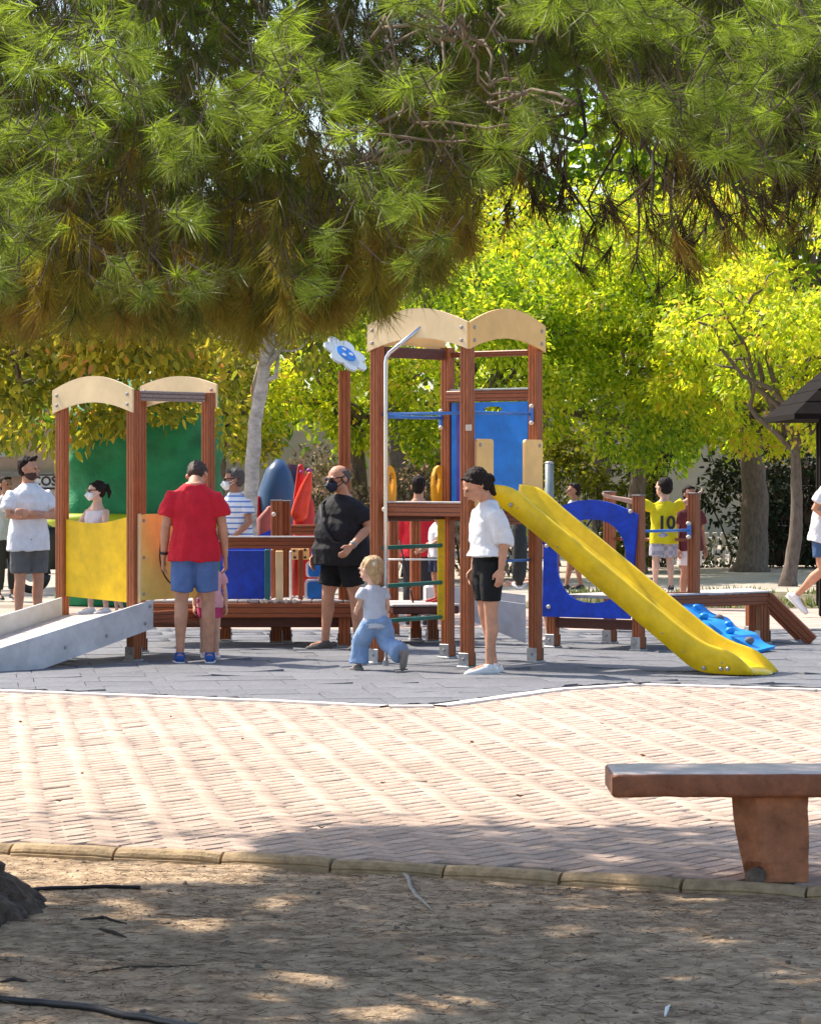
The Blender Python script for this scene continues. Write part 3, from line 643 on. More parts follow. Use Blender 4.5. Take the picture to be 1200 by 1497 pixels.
o = obj('bead_board', MB().bbox(((a.x+b.x)/2, 29.0, (a.z+b.z)/2), (b.x-a.x, .02, b.z-a.z)), peach, ps)
for px, py in ((430, 805), (431, 815), (446, 815), (446, 804)): p = at(px, py, 28.985); obj('peg', MB().tube([p, p+V3(0, -.02)], .014, 8), twig_dk, o)

# ---- right tower
N2 = V3(.461, 25.0); R2 = V3(1.044, 25.74); L2 = V3(-.277, 25.58); B2 = V3(.318, 26.3)
for p, zt_ in ((N2, 2.72), (R2, 2.70), (L2, 2.70), (B2, 2.66)): post(ps, p.x, p.y, 0, zt_)
arch(ps, L2, N2, 2.60, 2.945, .22, peach_pale, .06, ext=.05); arch(ps, N2, R2, 2.60, 2.945, .22, peach, .06, ext=.05)
arch(ps, B2, L2, 2.62, 2.88, .20, peach, .06, ext=.03)
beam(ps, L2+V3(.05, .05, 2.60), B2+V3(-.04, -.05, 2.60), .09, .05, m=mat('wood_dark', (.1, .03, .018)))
beam(ps, B2+V3(.05, -.03, 2.60), R2+V3(-.05, .03, 2.60), .05, .05)
DZ = 1.33
dk = MB(); q = [L2, N2, R2, B2]; cm = sum(q, Vector())/4; q = [cm+(p-cm)*.93 for p in q]; dk.add([p+V3(0, 0, DZ-.03) for p in q]+[p+V3(0, 0, DZ+.005) for p in q], [(0, 3, 2, 1), (4, 5, 6, 7), (0, 1, 5, 4), (1, 2, 6, 5), (2, 3, 7, 6), (3, 0, 4, 7)]); obj('deck', dk, ramp_deck, ps)
b_ = beam(ps, L2+V3(.06, -.035, DZ-.04)+V3(.02, -.015), N2+V3(-.03, .0, DZ-.04), .105, .05, top=mat('pale_top2', (.42, .36, .34), .6)); bolt(b_, L2+(N2-L2)*.14+V3(-.04, -.05, DZ-.04), (-.62, -.785), bolt_cream)
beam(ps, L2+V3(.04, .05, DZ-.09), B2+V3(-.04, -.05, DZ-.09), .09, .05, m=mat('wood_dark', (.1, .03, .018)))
beam(ps, N2+V3(.04, .05, DZ-.12), R2+V3(-.04, -.05, DZ-.12), .09, .05); beam(ps, B2+V3(.05, -.04, DZ-.1), R2+V3(-.05, .04, DZ-.1), .09, .05)
# blue upper panel on the back face and its narrow side
e = (R2-B2).normalized(); Lf = (R2-B2).length
obj('back_panel', MB().plate(B2, R2, [(.07, DZ), (Lf-.05, DZ), (Lf-.05, 2.19), (.07, 2.19)], .02, .03, holes=[[(Lf*.55+.10*math.cos(a), 2.13+.026*math.sin(a)) for a in np.linspace(0, 2*math.pi, 17)[:-1]]]), blue_l, ps, label='bright blue tall panel at the back of the right tower')
beam(ps, B2+e*.05+V3(0, 0, 2.245), R2-e*.05+V3(0, 0, 2.245), .09, .05, top=mat('grey_felt', (.35, .40, .42), .8))
obj('side_panel', MB().plate(B2, B2+V3(.16, -.20), [(.05, DZ), (.26, DZ), (.26, 2.19), (.05, 2.19)], .02, .0), navy_p, ps, label='narrow dark purple blue side panel')
beam(ps, B2+V3(-.0, -.05, 2.245), B2+V3(.14, -.19, 2.245), .09, .05)
# peach entry panels of the slide
e = (R2-N2).normalized(); Lf = (R2-N2).length
def rrect(u0, u1, z0, z1, r=.03):
    P = []
    for cx_, cz_, a0 in ((u0+r, z0+r, 180), (u1-r, z0+r, 270), (u1-r, z1-r, 0), (u0+r, z1-r, 90)):
        for k in range(5): a = R(a0+90*k/4); P.append((cx_+r*math.cos(a), cz_+r*math.sin(a)))
    return P
nn = Vector((e.y, -e.x, 0))
for u0, u1, z0 in ((.03, .255, 1.22), (Lf-.255, Lf-.0, 1.22)):
    o = obj('entry_panel', MB().plate(N2, R2, rrect(u0, u1, z0, 1.87), .022, .065), peach, ps); 
    ub = u0+.045 if u0 < .4 else u1-.045
    for z in (1.82, 1.34): bolt(o, N2+e*ub+nn*.076+V3(0, 0, z), nn)
# bars
rail(ps, N2+V3(.04, .05, 2.085), R2+V3(-.045, -.05, 2.085), ends=False)
o = rail(ps, L2+V3(.05, -.03, 2.08), N2+V3(-.05, .03, 2.08), ends=False); rail(ps, L2+V3(.04, .04, 2.06), B2+V3(-.04, -.04, 2.06), ends=False)
def clamp(p):
    o = obj('rail_bracket', MB().bbox(p, (.03, .03, .15), PH, .008), bar_blue, ps)
    for dz in (-.07, .07): obj('bolt', MB().ell(p+V3(0, -.012, dz), (.02, .02, .019), nu=10, nv=6), cap_white, o, True)
clamp(B2+V3(-.06, -.05, 2.05)); clamp(R2+V3(-.035, -.06, 2.08))
obj('name_plate', MB().bbox(N2+V3(-.02, -.075, 1.96)+V3(.03, .005, 0), (.05, .008, .05), .1, .002), cap_white, ps)
# fireman's pole
p0 = at(564, 975, 25.3); p0.z = 0; mb = MB(); ctrl = [p0, p0+V3(0, 0, 2.52)]; tp = at(617, 477, 25.22)
P = [p0, p0+V3(0, 0, 1.2), p0+V3(0, 0, 2.50), p0+V3(.008, 0, 2.545), p0+V3(.03, -.003, 2.58), tp]; mb.tube(P, .0175, 12); fpole = obj('sliding_pole', mb, chrome, ps, True)
obj('pole_plate', MB().bbox(tp+V3(.02, .012, -.01), (.09, .012, .07), -.62, .003), steel, fpole)
obj('pole_foot', MB().tube([p0, p0+V3(0, 0, .05)], .026, 12), steel, fpole)
# climbing rungs and yellow drilled board on the back left face
eL = (B2-L2).normalized()
yb0 = B2-eL*.06+V3(-.02, -.075)
yb = obj('rung_board', MB().bbox(yb0+V3(0, 0, .77), (.062, .03, .86), 0, .006), yellow, ps, label='upright yellow drilled board holding the rungs')
for k in range(7): bolt(yb, yb0+V3(0, -.015, .42+k*.115), (0, -1, 0), s=.35)
for z0, z1 in ((.985, .965), (.665, .65), (.375, .355)):
    o = obj('rung', MB().tube([L2+V3(.03, -.02, z0-.015), yb0+V3(-.0, -.005, z1+.01)], .0185, 10), green_r, ps, True)
# yellow hand grips
def grip(A, B, u0, u1):
    pl = [( .0, 1.33), (.0, 1.66)]
    def shape(s):
        out = [(0, DZ), (.105, DZ+.0), (.12, DZ+.06), (.125, DZ+.15), (.115, DZ+.24), (.085, DZ+.30), (.04, DZ+.325), (0, DZ+.325)]
        hole = [(.058+.026*math.cos(a)+.012*math.sin(a*2), DZ+.175+.095*math.sin(a)) for a in np.linspace(0, 2*math.pi, 17)[:-1]]
        return out, hole
    out, hole = shape(1); obj('hand_grip', MB().plate(A, B, out, .03, 0, holes=[hole]), yellow2, ps)
grip(B2+V3(-.06, -.045), L2, 0, 0); grip(L2+V3(.075, .03), B2, 0, 0)

# ---- slide
sd = V3(.87, -.49).normalized(); swd = V3(.49, .87).normalized(); S0 = V3(.60, 25.10)+sd*.08
def tz(px, py):
    k = (px-600)/F; t = (k*S0.y-S0.x)/(sd.x-k*sd.y); d = S0.y+sd.y*t; return t, CZ-(py-HY)*d/F
rimp = [tz(*p) for p in ((722, 708), (744, 711), (757, 719), (780, 740), (860, 806), (930, 864), (1000, 922), (1015, 932), (1030, 941), (1048, 947), (1064, 952), (1080, 962), (1092, 974), (1101, 985))]
botp = [tz(*p) for p in ((722, 733), (744, 750), (780, 779), (860, 848), (930, 908), (990, 959), (1005, 973), (1018, 981), (1040, 985), (1064, 986.5), (1080, 987), (1092, 987), (1101, 987.5))]
tmax = rimp[-1][0]; ts = np.linspace(0, tmax, 70); zr = np.interp(ts, [p[0] for p in rimp], [p[1] for p in rimp]); zb = np.interp(ts, [p[0] for p in botp], [p[1] for p in botp])
ker = np.array([1, 2, 3, 2, 1])/9; zr2 = np.convolve(np.pad(zr, 2, 'edge'), ker, 'valid'); zr2[-2:] = zr[-2:]; zr = zr2; zb = np.convolve(np.pad(zb, 2, 'edge'), ker, 'valid')
zb = np.minimum(zb, zr-.004); wd = .50; slp = mat('slide_plastic', (.8, .55, .01)); V = []; 
fd = np.interp(ts, [0, .12, .5, tmax-.5, tmax-.14, tmax], [.115, .13, .15, .15, .10, .03]); fd = np.minimum(fd, np.maximum(zr-zb-.004, .004))
for t, a, b, dp in zip(ts, zr, zb, fd):
    for u, z in ((0, b), (0, a-.012), (.006, a), (.03, a), (.038, a-.012), (.052, a-dp*.75), (.085, a-dp), (wd/2, a-dp-.006), (wd-.085, a-dp), (wd-.052, a-dp*.75), (wd-.038, a-.012), (wd-.03, a), (wd-.006, a), (wd, a-.012), (wd, b), (wd-.012, b), (wd-.012, max(b+.001, a-dp-.03)), (.012, max(b+.001, a-dp-.03)), (.012, b)):
        V.append(S0+sd*(t+.015*math.sin(math.pi*u/wd)*(1 if t > tmax-.02 else 0))+swd*u+V3(0, 0, z))
m_ = 19; fs = [(i*m_+k, (i+1)*m_+k, (i+1)*m_+(k+1) % m_, i*m_+(k+1) % m_) for i in range(len(ts)-1) for k in range(m_)]+[tuple(range(m_)), tuple((len(ts)-1)*m_+k for k in range(m_-1, -1, -1))]
slide = obj('slide', MB().add(V, fs), slide_m, ps, True, label='long yellow plastic slide running down to the right')
# rounded lip between the two rails
mb = MB(); c = S0+sd*(tmax-.0)+swd*(wd/2)
lip = []
for i in range(9):
    a = math.pi/2*i/8
    for k in range(13): u = -1+2*k/12; lip.append(S0+sd*(tmax-.30+.34*math.sin(a)*math.sqrt(max(.02, 1-.55*u*u)))+swd*(wd/2+u*.20)+V3(0, 0, .012+.065*math.cos(a)))
obj('slide_lip', mb.add(lip, [(i*13+k, (i+1)*13+k, (i+1)*13+k+1, i*13+k+1) for i in range(8) for k in range(12)]), slide_m, slide, True)
nn = -swd
for px, py in ((1029, 977), (1054, 978), (1064, 978), (747, 738)):
    t, z = tz(px, py); bolt(slide, S0+sd*t+nn*.003+V3(0, 0, z), nn, s=1.1)
for px, py in ((815, 800), (968, 926), (999, 953), (1055, 969), (757, 742)):
    t, z = tz(px, py); bolt(slide, S0+sd*t+nn*.001+V3(0, 0, z), nn, s=.45)

# ---- third, hidden tower behind the rungs: posts, low net bridge
for px, d, h in ((607, 29.1, 1.24), (632, 28.8, .40), (575, 29.8, 1.2)): post(ps, at(px, 0, d).x, d, 0, h, ang=R(10))
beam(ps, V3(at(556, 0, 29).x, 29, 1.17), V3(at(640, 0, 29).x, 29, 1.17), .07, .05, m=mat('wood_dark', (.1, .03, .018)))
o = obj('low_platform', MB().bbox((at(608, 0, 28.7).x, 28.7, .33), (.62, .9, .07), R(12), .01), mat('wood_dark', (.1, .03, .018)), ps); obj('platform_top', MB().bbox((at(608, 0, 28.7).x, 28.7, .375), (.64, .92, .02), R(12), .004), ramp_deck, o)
A_ = V3(at(690, 0, 28.6).x, 28.6); B_ = V3(at(768, 0, 28.4).x, 28.4); Lf = (B_-A_).length
obj('ramp_side', MB().plate(A_, B_, [(0, .22), (.15, .16), (Lf, .02), (Lf, .38), (0, .44)], .025, 0), ramp_g, ps, label='pale grey side board behind the right tower')
A_ = V3(at(660, 0, 29.5).x, 29.5); B_ = V3(at(768, 0, 29.5).x, 29.5); Lf = (B_-A_).length
obj('ramp_side', MB().plate(A_, B_, [(0, .25), (Lf, .25), (Lf, .42), (0, .50)], .025, 0), ramp_g, ps)
mb = MB()
for k in range(5): a = at(648+k*0, 0, 28.5); 
rail(ps, at(556, 818, 28.6), at(640, 818, 28.6), .008, white_p, False)
for (x0_, y0_, x1_, y1_) in ((584, 790, 600, 860), (600, 862, 610, 905), (560, 885, 640, 900), (565, 905, 640, 893)):
    obj('rope', MB().tube([at(x0_, y0_, 28.6), at((x0_+x1_)/2, (y0_+y1_)/2+3, 28.6), at(x1_, y1_, 28.6)], .009, 6), black_p if y0_ < 870 else white_p, ps, True)
obj('corner_box', MB().bbox(at(632, 873, 29.2), (.15, .15, .23), .2, .02), white_p, ps, label='small white plastic box behind the rungs')
# rail under the slide with hanging sling
rail(ps, R2+V3(-.05, -.03, .865), N2+V3(.26, .33, .865), .012, bar_blue, False)

# ------------------------------------------------------------------ second climbing frame, right
cf = thing('climbing_frame', 'low wooden climbing frame with deep blue arched window panel, platform and slanted end beam', 'playground', (2.2, 28, 0))
Q1, Q2, Q3, Q4 = V3(2.03, 27.4), V3(2.585, 28.1), V3(1.29, 27.9), V3(1.85, 28.6); CA = math.atan2(.7, .555)
for p, h, c_ in ((Q1, 1.385, True), (Q2, 1.40, True), (Q4, 1.41, True), (Q3, 1.30, False)): post(cf, p.x, p.y, 0, h, cap=c_, ang=CA)
e = (Q1-Q3).normalized(); Lf = (Q1-Q3).length; nn = Vector((e.y, -e.x, 0)); n = 16
topc = [(-.05+(Lf+.08)*k/n, 1.165+.185*math.sin(math.pi*(.10+.80*k/n))) for k in range(n, -1, -1)]
hole = []
for a in np.linspace(0, 2*math.pi, 41)[:-1]:
    ca, sa = math.cos(a), math.sin(a); hole.append((Lf*.5+(Lf*.5-.085)*math.copysign(abs(ca)**.85, ca), .80+.375*math.copysign(abs(sa)**.85, sa)))
bp = obj('window_panel', MB().plate(Q3, Q1, [(-.07, .29), (Lf-.05, .29)]+topc, .022, .06, holes=[hole]), blue, cf, label='deep blue panel with an arched top and a big round opening')
for u, z in ((Lf-.04, 1.25), (-.0, .38), (Lf-.06, .38), (-.02, .93)): bolt(bp, Q3+e*u+nn*.071+V3(0, 0, z), nn, bolt_cream, .9)
beam(cf, Q3+V3(.05, -.03, .235), Q1+V3(-.04, .02, .235), .09, .05, m=mat('wood_dark', (.1, .03, .018)))
q = [Q3, Q1, Q2, Q4]; cm = sum(q, Vector())/4; q = [cm+(p-cm)*.92 for p in q]
for k in range(6):
    a, b = k/6+.006, (k+1)/6-.006; A0, A1 = q[0].lerp(q[1], a), q[0].lerp(q[1], b); B0, B1_ = q[3].lerp(q[2], a), q[3].lerp(q[2], b)
    obj('deck_board', MB().add([p+V3(0, 0, z) for z in (.46, .49) for p in (A0, A1, B1_, B0)], [(0, 3, 2, 1), (4, 5, 6, 7), (0, 1, 5, 4), (1, 2, 6, 5), (2, 3, 7, 6), (3, 0, 4, 7)]), ramp_deck, cf)
rail(cf, Q1+V3(.03, .055, 1.07), Q2+V3(-.04, -.05, 1.07), .014)
rail(cf, Q2+V3(-.07, .04, .98), Q4+V3(.05, -.03, .98), .014, wood, False)
E0 = V3(3.27, 28.57); post(cf, E0.x, E0.y, 0, .40, ang=R(20), w=.10)
beam(cf, Q1+V3(.25, .35, .425), E0+V3(.05, 0, .425), .11, .06, top=mat('pale_top', (.5, .47, .46)))
beam(cf, Q1+V3(.05, 1.0, .425), E0+V3(.0, .75, .425), .11, .06); post(cf, E0.x-.02, E0.y+.78, 0, .38, ang=R(20))
for k in range(8):
    c = (Q2+V3(.1, .3)).lerp(E0+V3(0, .38), (k+.2)/7.6); obj('deck_board', MB().bbox(c+V3(0, 0, .485), (.085, .74, .02), R(8), .004), ramp_deck, cf)
beam(cf, E0+V3(.04, -.01, .44), E0+V3(.44, -.15, .035), .12, .06); beam(cf, E0+V3(.04, .75, .44), E0+V3(.44, .62, .035), .12, .06)
for k in range(3): t = .25+.3*k; obj('rung', MB().tube([E0+V3(.04+.4*t, -.01, .44-.40*t), E0+V3(.04+.4*t, .75, .44-.40*t)], .018, 8), wood, cf, True)
# blue climbing ramp
c0, c1 = at(1003, 884, 27.9), at(1120, 948, 27.2); c1.z = .03; ee = (c1-c0); Lc = ee.length; en = ee.normalized(); sidev = V3(.50, .86).normalized(); nv = en.cross(sidev).normalized(); nv = nv if nv.z > 0 else -nv
n = 40; edge = []
V = []
for k in range(n+1):
    t = k/n; wv = .035*math.sin(t*19)+.02*math.sin(t*11+1); h_ = .03*math.sin(t*19)
    for s, w_ in ((-1, .20+wv), (1, .20+.03*math.sin(t*17+2))):
        for th in (0, .03): V.append(c0+en*Lc*t+sidev*s*w_+nv*(h_*.4-th)+V3(0, 0, .0 if s < 0 else .02))
fs = []
for k in range(n):
    a = k*4; b = a+4; fs += [(a, b, b+2, a+2), (a+1, a+3, b+3, b+1), (a, a+1, b+1, b), (a+2, b+2, b+3, a+3)]
fs += [(0, 2, 3, 1), (n*4, n*4+1, n*4+3, n*4+2)]
cr = obj('climbing_ramp', MB().add(V, fs), blue_c, cf, label='wavy edged light blue climbing ramp with grip stones')
for t, s, m in ((.36, .08, wood_cap), (.30, -.14, blue_c), (.62, -.13, blue_c), (.84, -.10, wood_cap), (.5, .05, blue_c), (.12, .0, blue_c)):
    p = c0+en*Lc*t+sidev*s+nv*.02; obj('grip_stone', MB().ell(p, (.045, .035, .035), nu=10, nv=6), m, cr, True)
# ------------------------------------------------------------------ foliage
nd_m = leafmat('pine_needles', [(0, (.05, .038, .018)), (.07, (.26, .17, .035)), (.2, (.27, .24, .035)), (.38, (.095, .11, .024)), (.65, (.115, .16, .030)), (1, (.29, .40, .05))], .5, .45, 1.5)
def tuft_template(nn_, L_, wd, spread, plane=False):
    V = []; Fc = []
    for k in range(nn_):
        b = rng.uniform(-.06, .0); th = abs(rng.normal(spread, .22)); ph = rng.uniform(0, 6.283); L2_ = L_*rng.uniform(.65, 1.1)
        d = np.array([math.sin(th)*math.cos(ph), math.sin(th)*math.sin(ph), math.cos(th)]); p0 = np.array([0, 0, b])
        sd_ = np.cross(d, rng.normal(size=3)); sd_ /= np.linalg.norm(sd_); bend = np.array([0, 0, 1])*L2_*.10
        n = len(V); V += [p0-sd_*wd/2, p0+sd_*wd/2, p0+d*L2_*.55+bend*.4+sd_*wd/2*.8, p0+d*L2_+bend]; Fc += [[n, n+1, n+2], [n, n+2, n+3]]
    return np.array(V), np.array(Fc)
shift = np.array([-sdir.x/sdir.z, -sdir.y/sdir.z])
def shadow_at(p): return p[0]+shift[0]*p[2], p[1]+shift[1]*p[2]
def bottom_edge(px):
    xs = [-200, 0, 100, 300, 450, 560, 640, 690, 740, 800, 870, 960, 1040, 1150, 1200, 1400]; ys = [470, 468, 462, 475, 466, 445, 400, 345, 280, 225, 205, 215, 280, 285, 270, 280]
    return float(np.interp(px, xs, ys))
def lit(p, m=0):
    sx, sy = shadow_at(p)
    if sy < 6: return False
    X, Y = proj(sx, sy, 0)
    if Y < 1010: return sy < 30 and -250 < X < 1400 and Y > 900
    if -150 < X < 1300:
        e_ = 1208+max(0, (520-X))*.10 if X > 380 else (1290-X*.03)
        return Y < e_
    return False
pine = thing('pine_tree', 'large pine with flared trunk and hanging needle branches across the top', 'pine tree', (-2.15, 11.3, -.05))
tb_ = MB(); tp_ = [(-2.15, 11.3, -.12), (-2.15, 11.3, .0), (-2.2, 11.32, .12), (-2.27, 11.35, .3), (-2.35, 11.4, .6), (-2.5, 11.5, 1.2), (-2.7, 11.7, 2.2), (-2.9, 12.0, 3.4), (-3.0, 12.2, 5.0), (-3.0, 12.3, 7)]
rr_ = [.80, .75, .66, .53, .38, .30, .30, .26, .2, .1]; NT = 40; ln = []; lr = []
for i in range(len(tp_)-1):
    for k in range(16 if i < 5 else 4): t = k/(16 if i < 5 else 4); ln.append(Vector(tp_[i]).lerp(Vector(tp_[i+1]), t)); lr.append(rr_[i]*(1-t)+rr_[i+1]*t)
nr_ = 200; tb_.add([(p.x+r*math.cos(2*math.pi*k/nr_)*(1+.10*math.sin(2*math.pi*k/nr_*5+1)*min(1, r)), p.y+r*math.sin(2*math.pi*k/nr_), p.z) for p, r in zip(ln, lr) for k in range(nr_)], [(i*nr_+k, i*nr_+(k+1) % nr_, (i+1)*nr_+(k+1) % nr_, (i+1)*nr_+k) for i in range(len(ln)-1) for k in range(nr_)])
def rough(v, a, s):
    v = Vector(v); n_ = noise.noise(Vector((v.x*s, v.y*s, v.z*s*.45))); n2 = abs(noise.noise(Vector((v.x*s*2.3, v.y*s*2.3, v.z*s*.6))))
    c = Vector((-2.2, 11.35, v.z)); d = (v-c); d.z = 0; d = d.normalized() if d.length > .01 else Vector((0, 0, 1)); n3 = abs(noise.noise(Vector((v.x*17, v.y*17, v.z*4)))); vd = noise.voronoi(Vector((v.x*8, v.y*8, v.z*4.5)))[0]; cr_ = max(0, 1-(vd[1]-vd[0])/.28); return tuple(v+d*(n_*a-n2*a*.5-n3*.03-cr_*.045))
tb_.v = [rough(v, .07, 5) for v in tb_.v]
obj('trunk', tb_, bark_m, pine, True)
# limbs
fork = Vector((-2.85, 11.9, 3.0)); limbs = MB(); ends = []
def arcpts(a, b, sag, n=10, jit=.08, seed=0):
    P = []
    for k in range(n+1):
        t = k/n; p = a.lerp(b, t); p = p+Vector((noise.noise(Vector((t*3, seed, 0))), noise.noise(Vector((t*3, seed, 5))), noise.noise(Vector((t*3, seed, 9)))))*jit*4*t*(1-t)*2+Vector((0, 0, sag*4*t*(1-t))); P.append(p)
    return P
tgt = [(-.5, 8.5, 3.3), (1.5, 9.5, 3.5), (2.6, 11, 3.4), (-1.2, 8.0, 3.2), (.4, 7.6, 3.3), (1.6, 7.8, 3.2), (-1.8, 9.6, 3.3), (.6, 11.6, 3.6), (-4.8, 9, 4.0), (-4.5, 14, 4.5), (-2, 15, 4.6), (0, 6, 4.4), (2.4, 7, 4.4), (-3.5, 6.5, 4.4), (3.6, 9, 4.6)]
branch_pts = []
for i, t_ in enumerate(tgt):
    P = arcpts(fork+Vector((0, 0, random.uniform(.3, 1.4))), Vector(t_), .6, 14, .3, i); limbs.tube(P, list(np.linspace(.035, .006, len(P))), 7)
    branch_pts += P[3:]
for (ax_, ay_, d0), (bx_, by_, d1) in [((560, 40, 8.2), (770, 135, 8.0)), ((770, 135, 8.0), (600, 220, 8.3)), ((600, 220, 8.3), (520, 245, 8.5)), ((640, -60, 8.4), (655, 190, 8.2)), ((720, -20, 8.0), (745, 120, 8.0)), ((540, 60, 8.1), (640, 62, 8.0)), ((500, 290, 8.6), (680, 180, 8.1)), ((770, 135, 8.0), (790, 165, 8.0)), ((640, 62, 8.1), (760, 115, 8.0)), ((575, 0, 8.1), (720, 70, 8.0)), ((510, 225, 8.5), (640, 130, 8.1))]:
    P = arcpts(at(ax_, ay_, d0), at(bx_, by_, d1), .03, 12, .14, ax_); limbs_p = MB().tube(P, list(np.linspace(.0055, .003, len(P))), 6); limbs.add(limbs_p.v, limbs_p.f)
    for k in (3, 6, 9):
        q = P[k]+Vector((random.uniform(-.12, .12), random.uniform(-.08, .08), random.uniform(-.14, .05))); t2 = MB().tube(arcpts(P[k], q, .01, 5, .05, k), [.0032, .0028, .0024, .002, .0018, .0014], 5); limbs.add(t2.v, t2.f)
obj('branch', limbs, mat('pine_branch', (.22, .17, .125), .9, .3, 20), pine, True, label='bare grey brown limbs and thin dead twigs')
# tufts in view
cand = []
def accept(n, dlo, dhi, plo=-160, phi=1360, ytop=-160, fn=None, yo=0, ax=None):
    out = []; tries = 0
    while len(out) < n and tries < n*60:
        tries += 1; px = random.uniform(plo, phi); yb_ = bottom_edge(px)+yo; py = random.uniform(ytop, yb_); d = random.uniform(dlo, dhi)
        if fn and not fn(px, py, d): continue
        p = at(px, py, d)
        if lit(p) and random.random() > .02: continue
        out.append((p, px, py))
    return out
def clump(px, py, s=1.0, t=.0): return noise.noise(Vector((px/95*s, py/75*s, 3.7)))+t
T1 = [tuft_template(54, .115, .0025, .62) for _ in range(5)]; T2 = [tuft_template(34, .115, .003, .5) for _ in range(4)]
groups = []
twV = MB()
def place(lst, templ, s0, s1, tint_fn, axis_fn, twig=True, twm=None):
    for k, (V_, F_) in enumerate(templ):
        sub = lst[k::len(templ)]
        if not sub: continue
        P = np.array([p for p, _, _ in sub]); ax = np.array([axis_fn(px, py) for _, px, py in sub]); tn = np.array([tint_fn(px, py) for _, px, py in sub])
        groups.append(inst(V_, F_, rotmats(ax), P, rng.uniform(s0, s1, len(P)), tn))
        if twig:
            for p, a in zip(P, ax):
                a = Vector(a).normalized(); q = Vector(p)-a*.07; r_ = q-a*random.uniform(.03, .08)+Vector((random.uniform(-.03, .03), 0, random.uniform(.02, .1))); (twm or twV).tube([p, q, r_], [.0014, .0019, .0024], 4, caps=False)
def ax_near(px, py):
    a = noise.noise(Vector((px/180, py/180, 0)))*2.2+random.gauss(0, .7); return (math.cos(a)*random.choice((-1, 1, 1))*.8, -.55+random.gauss(0, .35), -.35+math.sin(a)*.35)
def ax_down(px, py): return (random.gauss(0, .42), random.gauss(-.1, .35), -1)
near_l = accept(1500, 7.3, 9.0, fn=lambda px, py, d: py < bottom_edge(px)-30 and clump(px, py) > -.02, yo=0)
near_l = [q for q in near_l if not (520 < q[1] < 790 and 20 < q[2] < 260 and random.random() < .55)]
place(near_l, T1, .55, .85, lambda px, py: min(1, max(.4, random.gauss(.84, .17)-.0003*py)), ax_near)
far_l = accept(4800, 8.8, 13.0, fn=lambda px, py, d: py < bottom_edge(px)-100 or random.random() < .2+.4*(clump(px, py) > .05), yo=0)
place(far_l, T1, .65, 1.0, lambda px, py: min(.85, max(.08, random.gauss(.55, .16)-.00085*max(0, py-60))), lambda px, py: ax_down(px, py) if random.random() < .6 else ax_near(px, py))
# hanging fringe: drooping sprays with brown inner needles
fr = []
for k in range(140):
    px = random.uniform(-60, 700); yb_ = bottom_edge(px)+26*noise.noise(Vector((px/38, 0, 7)))+random.gauss(0, 12); d = random.uniform(8.2, 11.4)
    if px > 560 and random.random() < .35: continue
    n_ = random.randint(4, 9); x_ = px
    for j in range(n_):
        py = yb_-j*random.uniform(14, 24); x_ += random.gauss(0, 6); p = at(x_, py, d)
        if lit(p) and random.random() > .06: d = max(7.6, d-.5); p = at(x_, py, d)
        fr.append((p, x_, py))
place(fr, T1, .8, 1.05, lambda px, py: min(.6, max(.05, random.gauss(.22, .12))), ax_down)
# darker straggling twigs at the right, needle silhouette painted in as dark tints
dk_tw = MB(); st = []
for px, y0, y1 in ((848, 250, 395), (930, 210, 385), (990, 240, 380), (1006, 260, 400), (960, 250, 350), (880, 230, 330), (1060, 250, 345), (1110, 240, 330), (1160, 250, 335), (1085, 280, 345), (1190, 230, 300), (820, 260, 300), (780, 250, 300), (1035, 230, 300)):
    d = random.uniform(7.8, 9); P = arcpts(at(px+random.uniform(-40, 40), y0-120, d+.3), at(px, y1, d), .02, 9, .12, px); dk_tw.tube(P, list(np.linspace(.006, .0028, 10)), 5)
    for j in (4, 6, 7, 8, 9):
        q = P[j]+Vector((random.uniform(-.09, .09), random.uniform(-.05, .05), -random.uniform(.01, .09))) if j < 9 else P[j]; dk_tw.tube([P[j], q.lerp(P[j], .5)+Vector((.01, 0, .0)), q], [.003, .0026, .002], 4)
        X_, Y_ = proj(q.x, q.y, q.z); st.append((q, X_, Y_)); 
        if px > 1030 or random.random() < .3: st.append((q+Vector((random.gauss(0, .03), 0, random.gauss(.03, .03))), X_, Y_))
place(st, T2, .7, 1.0, lambda px, py: random.choice((0, 0, 0, .02, .06, .3)), ax_down)
kind(obj('hanging_twigs', dk_tw, twig_dk, pine, label='dark hanging twigs with sparse needles'), 'stuff')
# canopy above and behind the view that shades the earth
cn = []; tries = 0
while len(cn) < 15000 and tries < 500000:
    tries += 1; sx = random.uniform(-3.6, 3.6); sy = random.uniform(7.4, 14.6); z = random.uniform(3.2, 7.2); x = sx-shift[0]*z; y = sy-shift[1]*z
    X_, Y_ = proj(x, y, z)
    if Y_ > -130 and -120 < X_ < 1320: continue
    if lit((x, y, z)) and random.random() > .02: continue
    if noise.noise(Vector((sx*3.6, sy*1.9, 1.5))) > .43: continue
    cn.append((Vector((x, y, z)), X_, Y_))
T3 = [tuft_template(26, .15, .0085, .75) for _ in range(4)]
place(cn, T3, .9, 1.3, lambda px, py: random.uniform(.3, .8), lambda a, b: (random.gauss(0, 1), random.gauss(0, 1), random.gauss(0, .6)), twig=False)
v, f, t = cat(groups)
kind(link('needles', npmesh('needles', v, f, nd_m, t), pine, (0, 0, 0)), 'stuff'); obj('twigs', twV, twig_m, pine)
print('pine tris', len(f), 'canopy', len(cn), 'near', len(near_l))

